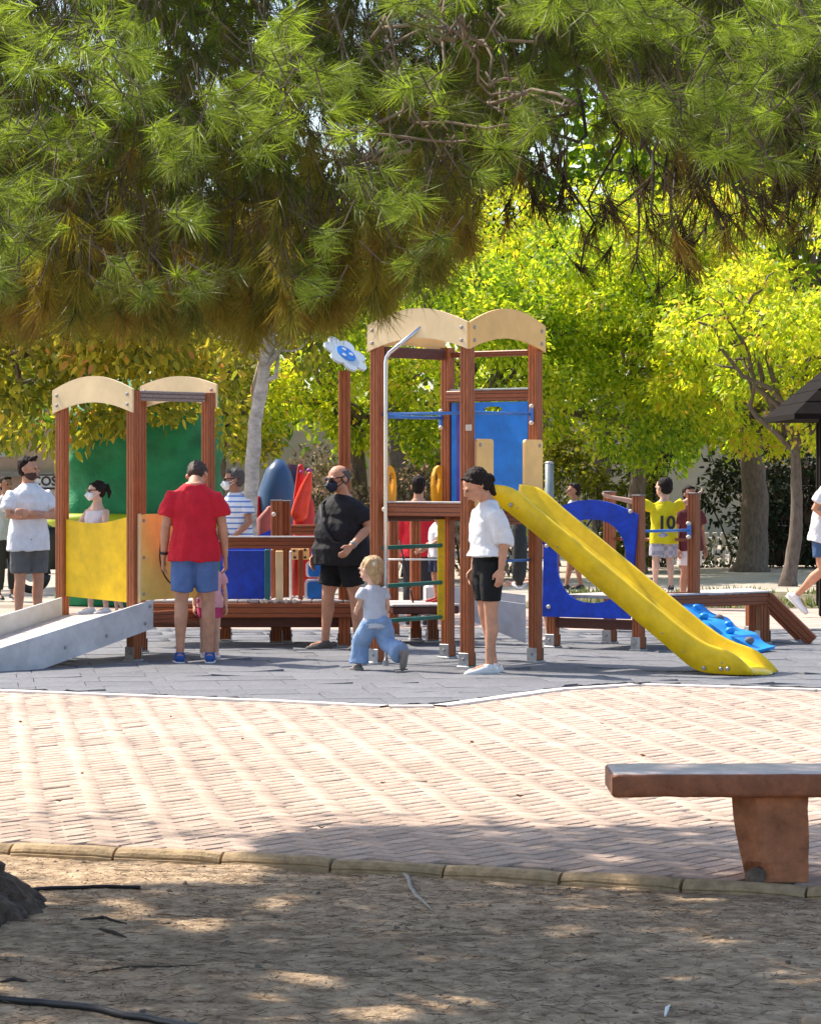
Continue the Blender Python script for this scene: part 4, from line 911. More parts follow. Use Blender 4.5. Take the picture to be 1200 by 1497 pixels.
# ---- deciduous trees
lf_y = leafmat('yellow_green_leaf', [(0, (.08, .15, .018)), (.35, (.22, .32, .02)), (.65, (.47, .55, .03)), (.95, (.64, .62, .035)), (1, (.62, .45, .08))], .6, .45, 1.5)
lf_g = leafmat('green_leaf', [(0, (.07, .14, .02)), (.45, (.20, .32, .024)), (.8, (.44, .53, .03)), (1, (.58, .57, .05))], .6, .45, 1.5)
lf_o = leafmat('olive_leaf', [(0, (.09, .12, .025)), (.4, (.22, .24, .03)), (.75, (.46, .42, .04)), (.94, (.62, .45, .07)), (1, (.50, .24, .08))], .55, .5, 1.4)
LV_ = np.array([[0, 0, 0], [-.032, 0, .035], [0, .008, .05], [.032, 0, .035], [-.026, 0, .085], [.026, 0, .085], [0, .004, .135]]); LF_ = np.array([[0, 2, 1], [0, 3, 2], [1, 2, 4], [2, 3, 5], [2, 6, 4], [2, 5, 6]])
def foliage(name, parent, centers, n, m, s=(.8, 1.5), tint=.5, tv=.22, clumpy=1, droop=.6, keep=None):
    C_ = np.array([c[:3] for c in centers]); Rr = np.array([c[3] for c in centers]); wts = Rr**2; ci = rng.choice(len(C_), n, p=wts/wts.sum())
    d = rng.normal(size=(n, 3)); d /= np.linalg.norm(d, axis=1, keepdims=True); rad = Rr[ci]*rng.uniform(.35, 1.08, n)**.6
    P = C_[ci]+d*rad[:, None]*np.array([1, 1, .8])
    nz = np.array([noise.noise(Vector(p)*2.1) for p in P]); nz2 = np.array([noise.noise(Vector(p)*.8+Vector((9, 0, 0))) for p in P])
    k = nz > -.22
    if keep is not None: k &= np.array([keep(p) for p in P])
    P = P[k]; d = d[k]; nz = nz[k]; nz2 = nz2[k]; m_ = len(P)
    ax = d*.6+rng.normal(0, .55, (m_, 3)); ax[:, 2] -= droop; ax /= np.linalg.norm(ax, axis=1, keepdims=True)
    # blade faces mostly up and outwards
    up = d*.5+rng.normal(0, .5, (m_, 3))+np.array([0, 0, .7]); up -= ax*np.sum(up*ax, 1, keepdims=True); up /= np.linalg.norm(up, axis=1, keepdims=True); w_ = np.cross(up, ax); M = np.stack([w_, up, ax], 2)
    tn = np.clip(tint+tv*rng.normal(size=m_)+.35*nz2+.15*nz, 0, 1)
    v, f, t = inst(LV_, LF_, M, P, rng.uniform(s[0], s[1], m_), tn)
    return kind(link(name, npmesh(name, v, f, m, t), parent, (0, 0, 0)), 'stuff')
def tree(label, x, y, h, r0, crown, n, m, bark=bark_d, tint=.5, s=(.5, .95), base=None, lean=(0, 0), keep=None, tv=.22, split=None, name='deciduous_tree', clumps=26, limbs=9):
    T_ = thing(name, label, 'tree', (x, y, 0), 'trees behind the playground')
    (cx, cy, cz, rx__, ry__, rz__) = crown; hs = split or cz-rz__*.55
    P = [Vector((x+lean[0]*t**1.3+.05*math.sin(t*5+x), y+lean[1]*t, -.1+(hs+.1)*t)) for t in np.linspace(0, 1, 12)]
    rad = [r0*(1.0+.55*math.exp(-t*14))*(1-.3*t) for t in np.linspace(0, 1, 12)]
    mb = MB(); mb.tube(P, rad, 16); mb.v = [tuple(Vector(v)+Vector((1, 1, 0))*noise.noise(Vector(v)*4)*r0*.22) for v in mb.v]
    cs = []
    for k in range(clumps):
        while True:
            d = Vector((random.uniform(-1, 1), random.uniform(-1, 1), random.uniform(-1, 1)))
            if d.length < 1: break
        q = Vector((cx+d.x*rx__, cy+d.y*ry__, cz+d.z*rz__)); cs.append((q.x, q.y, q.z, random.uniform(.45, .85)*min(1.3, rx__*.45)))
    lm = MB(); top = P[-1]
    for k in range(limbs):
        q = Vector(cs[k % len(cs)][:3]); A = arcpts(top-Vector((0, 0, .1)), q, .15, 7, .25, k+x); lm.tube(A, list(np.linspace(r0*.5, .015, 8)), 6)
        for j in (4, 6): B_ = arcpts(A[j], A[j]+Vector((random.uniform(-.8, .8), random.uniform(-.6, .6), random.uniform(-.3, .7))), .05, 4, .1, j); lm.tube(B_, list(np.linspace(.03, .008, 5)), 5)
    obj('trunk', mb, bark, T_, True); obj('limbs', lm, bark, T_, True); foliage('crown', T_, cs, int(n*2.0) if s[1] < 1.3 else n, m, s, tint, keep=keep, tv=tv); return T_
SC = lambda p: proj(p[0], p[1], p[2])
def keep_low(lim):
    def k(p):
        X_, Y_ = SC(p); return Y_ < lim(X_)+random.gauss(0, 7)
    return k
low = lambda X_: float(np.interp(X_, [-100, 60, 80, 140, 210, 300, 330, 400, 560, 700, 800, 860, 960, 1080, 1300], [655, 662, 668, 640, 622, 610, 665, 672, 668, 690, 690, 700, 700, 668, 650]))
K = keep_low(low)
tree('thick trunked tree with bright yellow crown at the right, nearest the gazebo', 5.55, 50, 6, .25, (5.9, 48.5, 4.1, 2.2, 1.8, 2.4), 10500, lf_y, tint=.68, keep=K, clumps=34, split=2.3)
tree('slender trunked tree right of the thick trunk, its crown lit bright yellow', 5.38, 43.6, 5, .105, (5.2, 43.2, 3.3, 1.7, 1.2, 1.3), 5200, lf_y, tint=.66, keep=K, clumps=22, split=2.0, lean=(.1, 0))
tree('leafy tree with a mid green shaded crown behind the boy in yellow', 3.6, 49, 6, .16, (3.5, 48, 3.6, 2.4, 1.6, 2.1), 13000, lf_g, tint=.58, keep=K, clumps=30, split=2.4)
tree('tree with a tall yellow green crown behind the slide', 2.3, 53, 7, .18, (2.6, 51.5, 5.0, 2.2, 1.8, 2.2), 8500, lf_y, tint=.62, keep=K, clumps=30)
tree('tree with a green crown seen through the right tower', .9, 48, 6, .15, (1.0, 47, 3.7, 1.8, 1.5, 2.0), 8500, lf_g, tint=.66, keep=K, clumps=28, split=2.3)
tree('tree with a yellow green crown behind the flower disc', -.8, 47, 6, .15, (-.9, 46, 3.5, 1.9, 1.5, 1.9), 9000, lf_y, tint=.52, keep=K, clumps=28, split=2.2)
tree('tree with an olive crown between the pale trunk and the left tower', -2.9, 46, 6, .14, (-2.7, 45, 3.6, 1.6, 1.4, 1.9), 7000, lf_o, tint=.46, keep=K, clumps=24, split=2.2)
tree('tree with an autumn tinted olive crown above the green sculpture', -4.29, 38, 6, .06, (-3.8, 35.6, 3.45, 2.3, 1.2, 1.5), 9500, lf_o, tint=.5, keep=K, clumps=28, split=2.6, s=(.7, 1.2))
tree('tree with an autumn tinted olive crown at the far left edge', -6.6, 44, 6, .14, (-6.0, 43, 3.9, 1.9, 1.5, 1.8), 6500, lf_o, tint=.55, keep=K, clumps=26, split=2.6, s=(.7, 1.2))
for i, (x, y, h_, m, lab) in enumerate([(-9, 62, 8, lf_g, 'tall dark green background tree at the far left'), (-4.5, 63, 8, lf_g, 'tall background tree behind the left tower'), (-.3, 64, 8, lf_g, 'tall background tree behind the middle of the playground'), (4.0, 64, 8, lf_g, 'tall background tree behind the slide'), (8.5, 62, 8, lf_g, 'tall dark background tree at the right'), (7.2, 57, 7, lf_y, 'tall yellow green background tree behind the gazebo')]):
    tree(lab, x, y, h_, .2, (x, y, 7.0, 3.4, 1.8, 5.6), 13000, m, tint=.32, s=(1.6, 2.6), clumps=60, keep=keep_low(lambda X_: low(X_)-8))
# pale trunk
pt = thing('pale_barked_tree', 'slim tree with pale mottled bark standing behind the walkway', 'tree', (-1.72, 34, 0), 'trees behind the playground')
P = [at(357, 905, 34), at(360, 850, 34), at(364, 780, 34), at(368, 700, 34), at(373, 620, 34), at(383, 560, 34), at(392, 500, 34), at(402, 430, 34), at(405, 330, 34)]
P[0].z = -.05; mb = MB(); Q = []
for i in range(len(P)-1):
    for k in range(4): Q.append(P[i].lerp(P[i+1], k/4))
mb.tube(Q, list(np.linspace(.092, .062, len(Q))), 16); mb.v = [tuple(Vector(v)+Vector((1, 1, 0))*noise.noise(Vector(v)*5)*.02) for v in mb.v]; obj('trunk', mb, bark_p, pt, True)
lm = MB(); cs = []
for k in range(16):
    a = Q[random.randint(20, len(Q)-1)]; b = a+Vector((random.uniform(-1.1, 1.3), random.uniform(-.8, .8), random.uniform(.1, .9))); lm.tube(arcpts(a, b, .05, 6, .15, k), list(np.linspace(.03, .008, 7)), 6); cs.append((b.x, b.y, b.z, .42))
obj('limbs', lm, bark_p, pt, True); foliage('crown', pt, cs, 2600, lf_o, (.6, 1.0), .42, keep=lambda p: SC(p)[1] < 610)

# hedges
hd_pink = leafmat('dry_hedge_leaf', [(0, (.07, .07, .04)), (.4, (.19, .16, .10)), (.75, (.42, .32, .25)), (1, (.58, .35, .38))], .35, .6, 1.2)
hd_dark = leafmat('dark_hedge_leaf', [(0, (.01, .018, .009)), (.6, (.03, .045, .02)), (.9, (.08, .09, .05)), (1, (.5, .5, .45))], .3, .6, 1.3)
def hedge(name, label, x0, x1, y, z1, n, m, tint, th=.5, s=(.7, 1.2)):
    cs = [(random.uniform(x0, x1), y+random.uniform(-th, th), random.uniform(.15, z1), random.uniform(.28, .5)) for _ in range(int((x1-x0)*11))]
    hr = thing(name, label, 'hedge', ((x0+x1)/2, y, 0)); st = MB()
    for k in range(int((x1-x0)*5)):
        a = Vector((random.uniform(x0, x1), y+random.uniform(-th, th)*.7, 0)); b = a+Vector((random.uniform(-.5, .5), 0, z1*random.uniform(.6, 1))); st.tube(arcpts(a, b, .0, 6, .2, k), list(np.linspace(.02, .006, 7)), 5)
    obj('stems', st, twig_dk, hr); foliage('leaves', hr, cs, n, m, s, tint, droop=.2); return hr
tree('yellow green tree between the green crown and the thick trunk', 4.1, 52.5, 6, .10, (4.4, 46.5, 4.0, 1.5, 1.2, 1.6), 6500, lf_y, tint=.60, keep=K, clumps=22, split=2.6)
hedge('flowering_hedge', 'dusty pinkish flowering hedge behind the middle of the playground', -1.9, 1.7, 46.5, 1.85, 12000, hd_pink, .5, s=(.45, .9))
hedge('hedge', 'olive green hedge behind the top of the slide', 1.7, 3.8, 50, 2.1, 9000, lf_o, .2, s=(.5, .9))
hedge('dark_hedge', 'sparse dark hedge with light showing through, behind the boy in yellow and the thick trunk', 3.3, 8.6, 51.8, 2.3, 11000, hd_dark, .42, s=(.6, 1.1))

# ------------------------------------------------------------------ background structures
wall_p = mat('pink_render', (.62, .43, .36), .9, .08, 3, lowfreq=.5); wall_w = mat('white_render', (.42, .39, .34), .9, .08, 3, lowfreq=.5); shade_w = mat('window_dark', (.05, .06, .07), .2)
bd = thing('building', 'pink rendered low building with a grey window at the far left', 'building', (-11, 66, 0)); wlx = MB().bbox((-11.5, 68, 2.6), (8.4, 4, 5.2)); obj('wall', wlx, wall_p, bd)
for (px0, px1, y0, y1) in ((-12, 22, 606, 668), (40, 80, 560, 600)):
    a, b = at(px0, y1, 65.9), at(px1, y0, 65.9); wn = obj('window', MB().bbox(((a.x+b.x)/2, 65.97, (a.z+b.z)/2), (b.x-a.x, .12, b.z-a.z)), mat('window_frame', (.55, .57, .6), .6), bd); obj('pane', MB().bbox(((a.x+b.x)/2, 65.93, (a.z+b.z)/2), (b.x-a.x-.2, .1, b.z-a.z-.2)), mat('window_grey', (.38, .42, .47), .3), wn)
a, b = at(-20, 700, 65.6), at(110, 686, 65.6); obj('ledge', MB().bbox(((a.x+b.x)/2, 65.8, a.z+.1), (b.x-a.x, .5, .12)), mat('ledge_grey', (.3, .28, .27), .8), bd)
bw = thing('building', 'low white building seen through the gaps in the hedges', 'building', (2, 70, 0)); obj('wall', MB().bbox((3, 71, 1.6), (20, 3, 3.2)), wall_w, bw)
for k in range(3):
    obj('window', MB().bbox((-5.2+k*2.7, 69.47, 1.2), (1.1, .1, 1.0), 0, .02), shade_w, bw)
# shop sign
sg = thing('shop_sign', 'white shop sign with black capital letters between the man in white and the left tower', 'sign', (*at(67, 700, 56).to_2d(), 0))
a, b = at(38, 714, 56), at(92, 694, 56); cxz = ((a.x+b.x)/2, 56, (a.z+b.z)/2); obj('board', MB().bbox(cxz, (b.x-a.x, .06, b.z-a.z), 0, .01), white_p, sg)
fr_ = MB(); 
for z in (a.z, b.z): fr_.bbox((cxz[0], 55.96, z), (b.x-a.x+.05, .08, .035), 0, .01)
obj('frame', fr_, black_p, sg)
tm = text_mesh('COS', .235, .006, black_p, True); tx = link('lettering', tm, sg, at(65, 704, 55.93)); tx.rotation_euler = (R(90), 0, 0)
obj('wall_below', MB().bbox((cxz[0], 56.05, a.z/2), (b.x-a.x+.3, .08, a.z)), wall_w, sg)
for k in range(7):
    p = at(random.uniform(52, 86), random.uniform(722, 760), 55.99); obj('paint_stroke', MB().box(p, (random.uniform(.03, .2), .015, random.uniform(.05, .25)), M=Matrix.Rotation(random.uniform(-.5, .5), 3, 'Y')), mat('faded_grey', (.3, .3, .32), .8), sg)
# litter bin
lb = thing('litter_bin', 'dark green and black litter bin behind the man in white', 'litter bin', (*at(72, 835, 49).to_2d(), 0)); p = at(74, 800, 49)
obj('body', MB().tube([(p.x, 49, .05), (p.x, 49, .55), (p.x, 49, .72)], [.17, .21, .22], 14), mat('bin_black', (.015, .02, .018), .6), lb, True); obj('lid', MB().tube([(p.x, 49, .73), (p.x, 49, .80), (p.x, 49, .84)], [.235, .2, .06], 14), mat('bin_green', (.02, .09, .06), .5), lb, True)
# motor scooter at the far left edge
ms = thing('motor_scooter', 'dark parked motor scooter at the left edge of the photo', 'scooter', (*at(4, 870, 40).to_2d(), 0)); p = at(2, 870, 40.5)
for dx in (-.55, .5):
    wh = MB(); c = Vector((p.x+dx-.1, 40.5, .25)); wh.tube([c+Vector((.2*math.cos(a), 0, .2*math.sin(a))) for a in np.linspace(0, 2*math.pi, 21)], .055, 8); o = obj('wheel', wh, black_p, ms, True); obj('rim', MB().tube([c-V3(0, .03), c+V3(0, .03)], .1, 12), steel, o)
obj('body', MB().tube([(p.x-.75, 40.5, .5), (p.x-.45, 40.5, .62), (p.x, 40.5, .42), (p.x+.2, 40.5, .45), (p.x+.33, 40.5, .9)], [(.14, .08), (.17, .15), (.12, .12), (.1, .14), (.07, .1)], 10, dome=True), mat('scooter_navy', (.03, .04, .07), .3), ms, True)
obj('saddle', MB().tube([(p.x-.7, 40.5, .72), (p.x-.35, 40.5, .78), (p.x-.05, 40.5, .74)], [(.1, .06), (.15, .06), (.1, .05)], 10, dome=True), black_p, ms, True); obj('handlebar', MB().tube([(p.x+.3, 40.2, 1.02), (p.x+.35, 40.5, 1.0), (p.x+.3, 40.8, 1.02)], .02, 8), black_p, ms, True)
# green sculpted form
gs = thing('green_play_sculpture', 'big rounded rough green play sculpture behind the left tower', 'sculpture', (-3.35, 37.5, 0))
mb = MB(); P = []; nu, nv = 60, 34
for j in range(nv+1):
    z = 2.75*j/nv
    for i in range(nu):
        a = 2*math.pi*i/nu; f_ = 1-.10*(z/2.75)**3*.3-.0*z; ed = math.sqrt(max(0, 1-max(0, (z-2.35)/.42)**2)) if z > 2.35 else 1
        hx = .98*f_*ed; x_ = hx*math.copysign(abs(math.cos(a))**.55, math.cos(a)); y_ = .8*ed*math.copysign(abs(math.sin(a))**.55, math.sin(a)); v = Vector((x_-3.30, y_+37.6, z+.1*math.sin(x_*2)*(z/2.7)))
        nz = noise.noise(v*3.2)*.07+noise.noise(v*9)*.028; P.append(v+Vector((x_, y_, 0)).normalized()*nz if (x_ or y_) else v)
mb.add(P, [(j*nu+i, j*nu+(i+1) % nu, (j+1)*nu+(i+1) % nu, (j+1)*nu+i) for j in range(nv) for i in range(nu)]+[tuple(nv*nu+i for i in range(nu))])
obj('body', mb, mat('green_paint', (.010, .21, .075), .55, .2, 4, bump=.8, bscale=25, lowfreq=2), gs, True)
mb = MB(); mb.tube([(-3.3+1.03*math.copysign(abs(math.cos(a))**.55, math.cos(a)), 37.6+.86*math.copysign(abs(math.sin(a))**.55, math.sin(a)), 1.02) for a in np.linspace(0, 2*math.pi, 60)], .085, 8); obj('base_band', mb, mat('yellow_green', (.36, .44, .015), .5), gs, True)
# red and blue sculpted forms
bs = thing('blue_play_sculpture', 'tall dark blue rounded play form with a dark red shell, right of the pale trunk', 'sculpture', (-1.36, 39, 0))
p = at(407, 780, 39); mb = MB(); mb.tube([(p.x, 39, 0), (p.x, 39, .9), (p.x-.01, 39, 1.35), (p.x-.0, 39, 1.62), (p.x+.02, 39, 1.76)], [(.30, .3), (.30, .3), (.25, .25), (.16, .16), (.05, .05)], 24); obj('body', mb, mat('slate_blue', (.05, .10, .2), .3, .1, 3), bs, True)
mb = MB(); mb.tube([(p.x+.10, 39.15, 0), (p.x+.10, 39.15, 1.2), (p.x+.14, 39.15, 1.7)], [(.42, .3), (.36, .3), (.1, .1)], 20); obj('shell', mb, mat('dark_maroon', (.035, .008, .02), .4), bs, True)
mb = MB(); mb.tube([(p.x-.42, 38.9, 0), (p.x-.38, 38.9, 1.0), (p.x-.26, 38.9, 1.3)], [(.16, .2), (.12, .2), (.05, .05)], 14); obj('side_wing', mb, mat('red_play', (.60, .015, .01), .4), bs, True)
mb = MB(); q_ = at(386, 768, 38); mb.tube([(q_.x, 38.5, 0), (q_.x, 38.5, 1.0), (q_.x+.05, 38.5, 1.12)], [(.15, .1), (.14, .1), (.06, .05)], 12, dome=True); obj('pink_bollard', mb, mat('dusty_red', (.42, .14, .12), .6), bs, True)
rs = thing('red_play_sculpture', 'bright red play sculpture with pointed ears, left of the man in black', 'sculpture', (*at(442, 860, 38).to_2d(), 0))
def r3(px, py, d=38): return at(px, py, d)
mb = MB(); mb.tube([r3(447, 880), r3(446, 800), r3(445, 760), r3(446, 735), r3(444, 715)], [(.20, .15), (.16, .14), (.15, .13), (.12, .1), (.06, .06)], 16); obj('body', mb, mat('red_play', (.72, .02, .012), .35), rs, True)
mb = MB(); mb.tube([r3(438, 750, 37.8), r3(441, 735, 37.8), r3(448, 712, 37.8), r3(453, 693, 37.8)], [(.12, .09), (.11, .08), (.085, .06), (.03, .03)], 14, dome=True); obj('ear', mb, mat('orange_red', (.85, .05, .02), .35), rs, True)
mb = MB(); mb.tube([r3(437, 730), r3(440, 700), r3(440, 684)], [(.08, .06), (.07, .05), (.05, .03)], 12, dome=True); obj('ear', mb, mat('red_play', (.7, .02, .01)), rs, True)
mb = MB(); mb.ell(r3(440, 690, 37.85), (.02, .02, .02)); mb.ell(r3(452, 688, 37.85), (.035, .03, .03)); obj('purple_knob', mb, mat('purple_knob', (.3, .06, .3), .4), rs, True)
# grey metal post behind the slide top, street lamp
gp_ = thing('metal_post', 'plain grey metal post standing behind the top of the slide', 'post', (*at(803, 840, 43).to_2d(), 0)); p = at(803, 677, 43); obj('shaft', MB().tube([(p.x, 43, 0), (p.x, 43, p.z)], .062, 14), mat('grey_paint', (.22, .26, .28), .5), gp_, True); obj('shaft_cap', MB().ell((p.x, 43, p.z), (.066, .066, .03)), steel, gp_, True)
sp = thing('street_lamp', 'slim street lamp with a flat pale head just right of the pale trunk', 'street lamp', (*at(394, 850, 36).to_2d(), 0)); p = at(371, 840, 36); ptop = at(392, 487, 36)
obj('pole', MB().tube([(p.x, 36, 0), (p.x, 36, 2.6), (ptop.x, 36, ptop.z)], [.035, .03, .024], 10), mat('lamp_pole', (.42, .36, .3), .6), sp, True)
a = at(388, 488, 36); b = at(423, 501, 36); obj('lamp_head', MB().tube([a, a.lerp(b, .3), a.lerp(b, .8), b], [(.03, .02), (.12, .045), (.10, .04), (.03, .02)], 12, lat=(0, 1, 0), dome=True), mat('lamp_grey', (.6, .62, .64), .4), sp, True)
# brown wall between the trunks
bwall = thing('brown_wall', 'low brown stone wall in the shade between the two dark trunks', 'wall', (5.9, 52.3, 0)); wx = MB(); mw = mat('brown_stone', (.15, .105, .075), .9, .3, 5, bump=.8, bscale=15, lowfreq=1)
for r_ in range(5):
    x_ = 5.6
    while x_ < 7.4:
        wdt = random.uniform(.3, .5); obj('stone', MB().bbox((x_+wdt/2, 52.4, .18+.34*r_), (wdt-.02, .4+random.uniform(0, .06), .33), 0, .03), mw, bwall); x_ += wdt
# white fence base glimpsed under the dark hedge
wf = thing('white_low_fence', 'low white slatted fence glimpsed under the dark hedge', 'fence', (4.7, 53, 0))
for k in range(28): obj('slat', MB().bbox((3.0+k*.14, 53, .28), (.08, .03, .56), 0, .01), white_p, wf)
for z in (.15, .45): obj('rail', MB().bbox((4.9, 53.04, z), (4.1, .03, .06), 0, .01), white_p, wf)
# gazebo
gz = thing('gazebo', 'tree shaded wooden gazebo with a steep hipped roof at the right edge', 'gazebo', (5.9, 34, 0)); W_ = 2.9; e0 = at(1117, 611, 34+W_); ez = e0.z; gx0 = e0.x; ap = Vector((gx0+W_/2, 34+W_/2, ez+1.3)); rfm = mat('gazebo_shade', (.012, .009, .008), .95, .3, 14, bump=.3, spec=.1)  # near-black colour stands in for the shade of the trees
cs = [Vector((gx0, 34, ez)), Vector((gx0+W_, 34, ez)), Vector((gx0+W_, 34+W_, ez)), Vector((gx0, 34+W_, ez))]
rf = obj('roof', MB().add(cs+[ap]+[c+Vector((0, 0, -.06)) for c in cs], [(0, 1, 4), (1, 2, 4), (2, 3, 4), (3, 0, 4), (8, 7, 6, 5), (0, 5, 6, 1), (1, 6, 7, 2), (2, 7, 8, 3), (3, 8, 5, 0)]), rfm, gz)
for k in range(4):
    A, B = cs[k], cs[(k+1) % 4]
    for j in range(1, 9):
        t = j/9.5; a_, b_ = A.lerp(ap, t), B.lerp(ap, t); obj('roof_batten', MB().tube([a_+Vector((0, 0, .0)), b_+Vector((0, 0, .0))], .008, 5), rfm, rf)
for dx, dy in ((.30, .12), (W_-.3, .12), (.62, W_-.12), (W_-.3, W_-.12)): obj('post', MB().bbox((gx0+dx+.045, 34+dy, (ez-.05)/2), (.11, .11, ez-.05), 0, .01), rfm, gz)
# sling bag behind the slide
sb = thing('cloth_bag', 'long dark grey cloth bag hanging behind the girl in the white top', 'bag', (*at(759, 850, 26.9).to_2d(), .66)); 
P = [at(757, 756, 26.9), at(758, 775, 26.9), at(759, 800, 26.9), at(759, 825, 26.9), at(759, 843, 26.9), at(759, 856, 26.9)]
mb = MB(); mb.tube(P, [(.055, .03), (.065, .05), (.065, .06), (.068, .07), (.06, .06), (.02, .02)], 18, lat=(1, 0, 0)); mb.v = [tuple(Vector(v)+Vector((1, .6, 0))*noise.noise(Vector(v)*14)*.012) for v in mb.v]; obj('body', mb, mat('dark_cloth', (.055, .055, .05), .9, .2, 20, bump=.6), sb, True)
obj('strap', MB().tube([at(750, 758, 26.88), at(755, 742, 26.88), at(763, 742, 26.88), at(765, 758, 26.88)], [(.008, .003)]*4, 6), mat('dark_cloth', (.05, .05, .05)), sb, True)
obj('hem', MB().tube([at(749, 853, 26.84), at(756, 861, 26.82), at(762, 861, 26.82), at(769, 853, 26.84)], .012, 6), white_p, sb, True)
# ------------------------------------------------------------------ people
def remesh(mb, m, vox, sm=4, wr=0, ws=12, seed=0):
    me = bpy.data.meshes.new('t'); me.from_pydata(mb.v, [], mb.f); me.update(); o = bpy.data.objects.new('t', me); COL.objects.link(o)
    r = o.modifiers.new('r', 'REMESH'); r.mode = 'VOXEL'; r.voxel_size = vox; r.adaptivity = 0
    s = o.modifiers.new('s', 'SMOOTH'); s.iterations = sm; s.factor = .5
    dg = bpy.context.evaluated_depsgraph_get(); out = bpy.data.meshes.new_from_object(o.evaluated_get(dg)); bpy.data.objects.remove(o); bpy.data.meshes.remove(me)
    if wr:
        n = len(out.vertices); cc = np.empty(n*3, np.float32); out.vertices.foreach_get('co', cc); nn = np.empty(n*3, np.float32); out.vertices.foreach_get('normal', nn); cc = cc.reshape(-1, 3); nn = nn.reshape(-1, 3)
        d = np.array([noise.noise(Vector((v[0]*ws, v[1]*ws, v[2]*ws*.55+seed)))+.5*abs(noise.noise(Vector((v[0]*ws*1.9+3, v[1]*ws*1.9, v[2]*ws*.9+seed)))) for v in cc]); cc += nn*(d*wr)[:, None]; out.vertices.foreach_set('co', cc.ravel())
    out.materials.clear(); out.materials.append(m); out.shade_smooth(); out.update(); return out
def skin(c, name): return mat(name, c, .55, .12, 14, sss=.12, bump=.05, lowfreq=9)
sk_tan = skin((.56, .28, .17), 'skin_tan'); sk_lt = skin((.66, .40, .28), 'skin_light'); sk_br = skin((.38, .18, .11), 'skin_brown')
def cloth(name, c, **k): return mat(name, c, .85, .10, 10, bump=2.2, bscale=9, **k)
hair_dk = mat('hair_dark', (.022, .014, .011), .65, .4, 50, bump=.8, bscale=120, stretch=(1, 1, .3), spec=.15); hair_bl = mat('hair_blonde', (.50, .28, .12), .55, .3, 40, bump=.8, bscale=120, stretch=(1, 1, .3), c2=(.62, .42, .22)); hair_gr = mat('hair_greying', (.09, .075, .065), .6, .4, 60, bump=.8, bscale=150)
eye_w = mat('eye', (.05, .03, .02), .2); lens_m = mat('sunglass', (.008, .008, .01), .15); lip_m = mat('lips', (.35, .11, .09), .5)
JD = dict(hip=(0, 0, .52), waist=(0, 0, .62), chest=(0, -.004, .73), shC=(0, .004, .80), neck=(0, .01, .83), shL=(.098, .005, .768), shR=(-.098, .005, .768), elL=(.125, .015, .635), elR=(-.125, .015, .635), wrL=(.135, -.02, .49), wrR=(-.135, -.02, .49),
          hiL=(.048, 0, .50), hiR=(-.048, 0, .50), knL=(.055, -.008, .285), knR=(-.055, -.008, .285), anL=(.058, .018, .05), anR=(-.058, .018, .05))
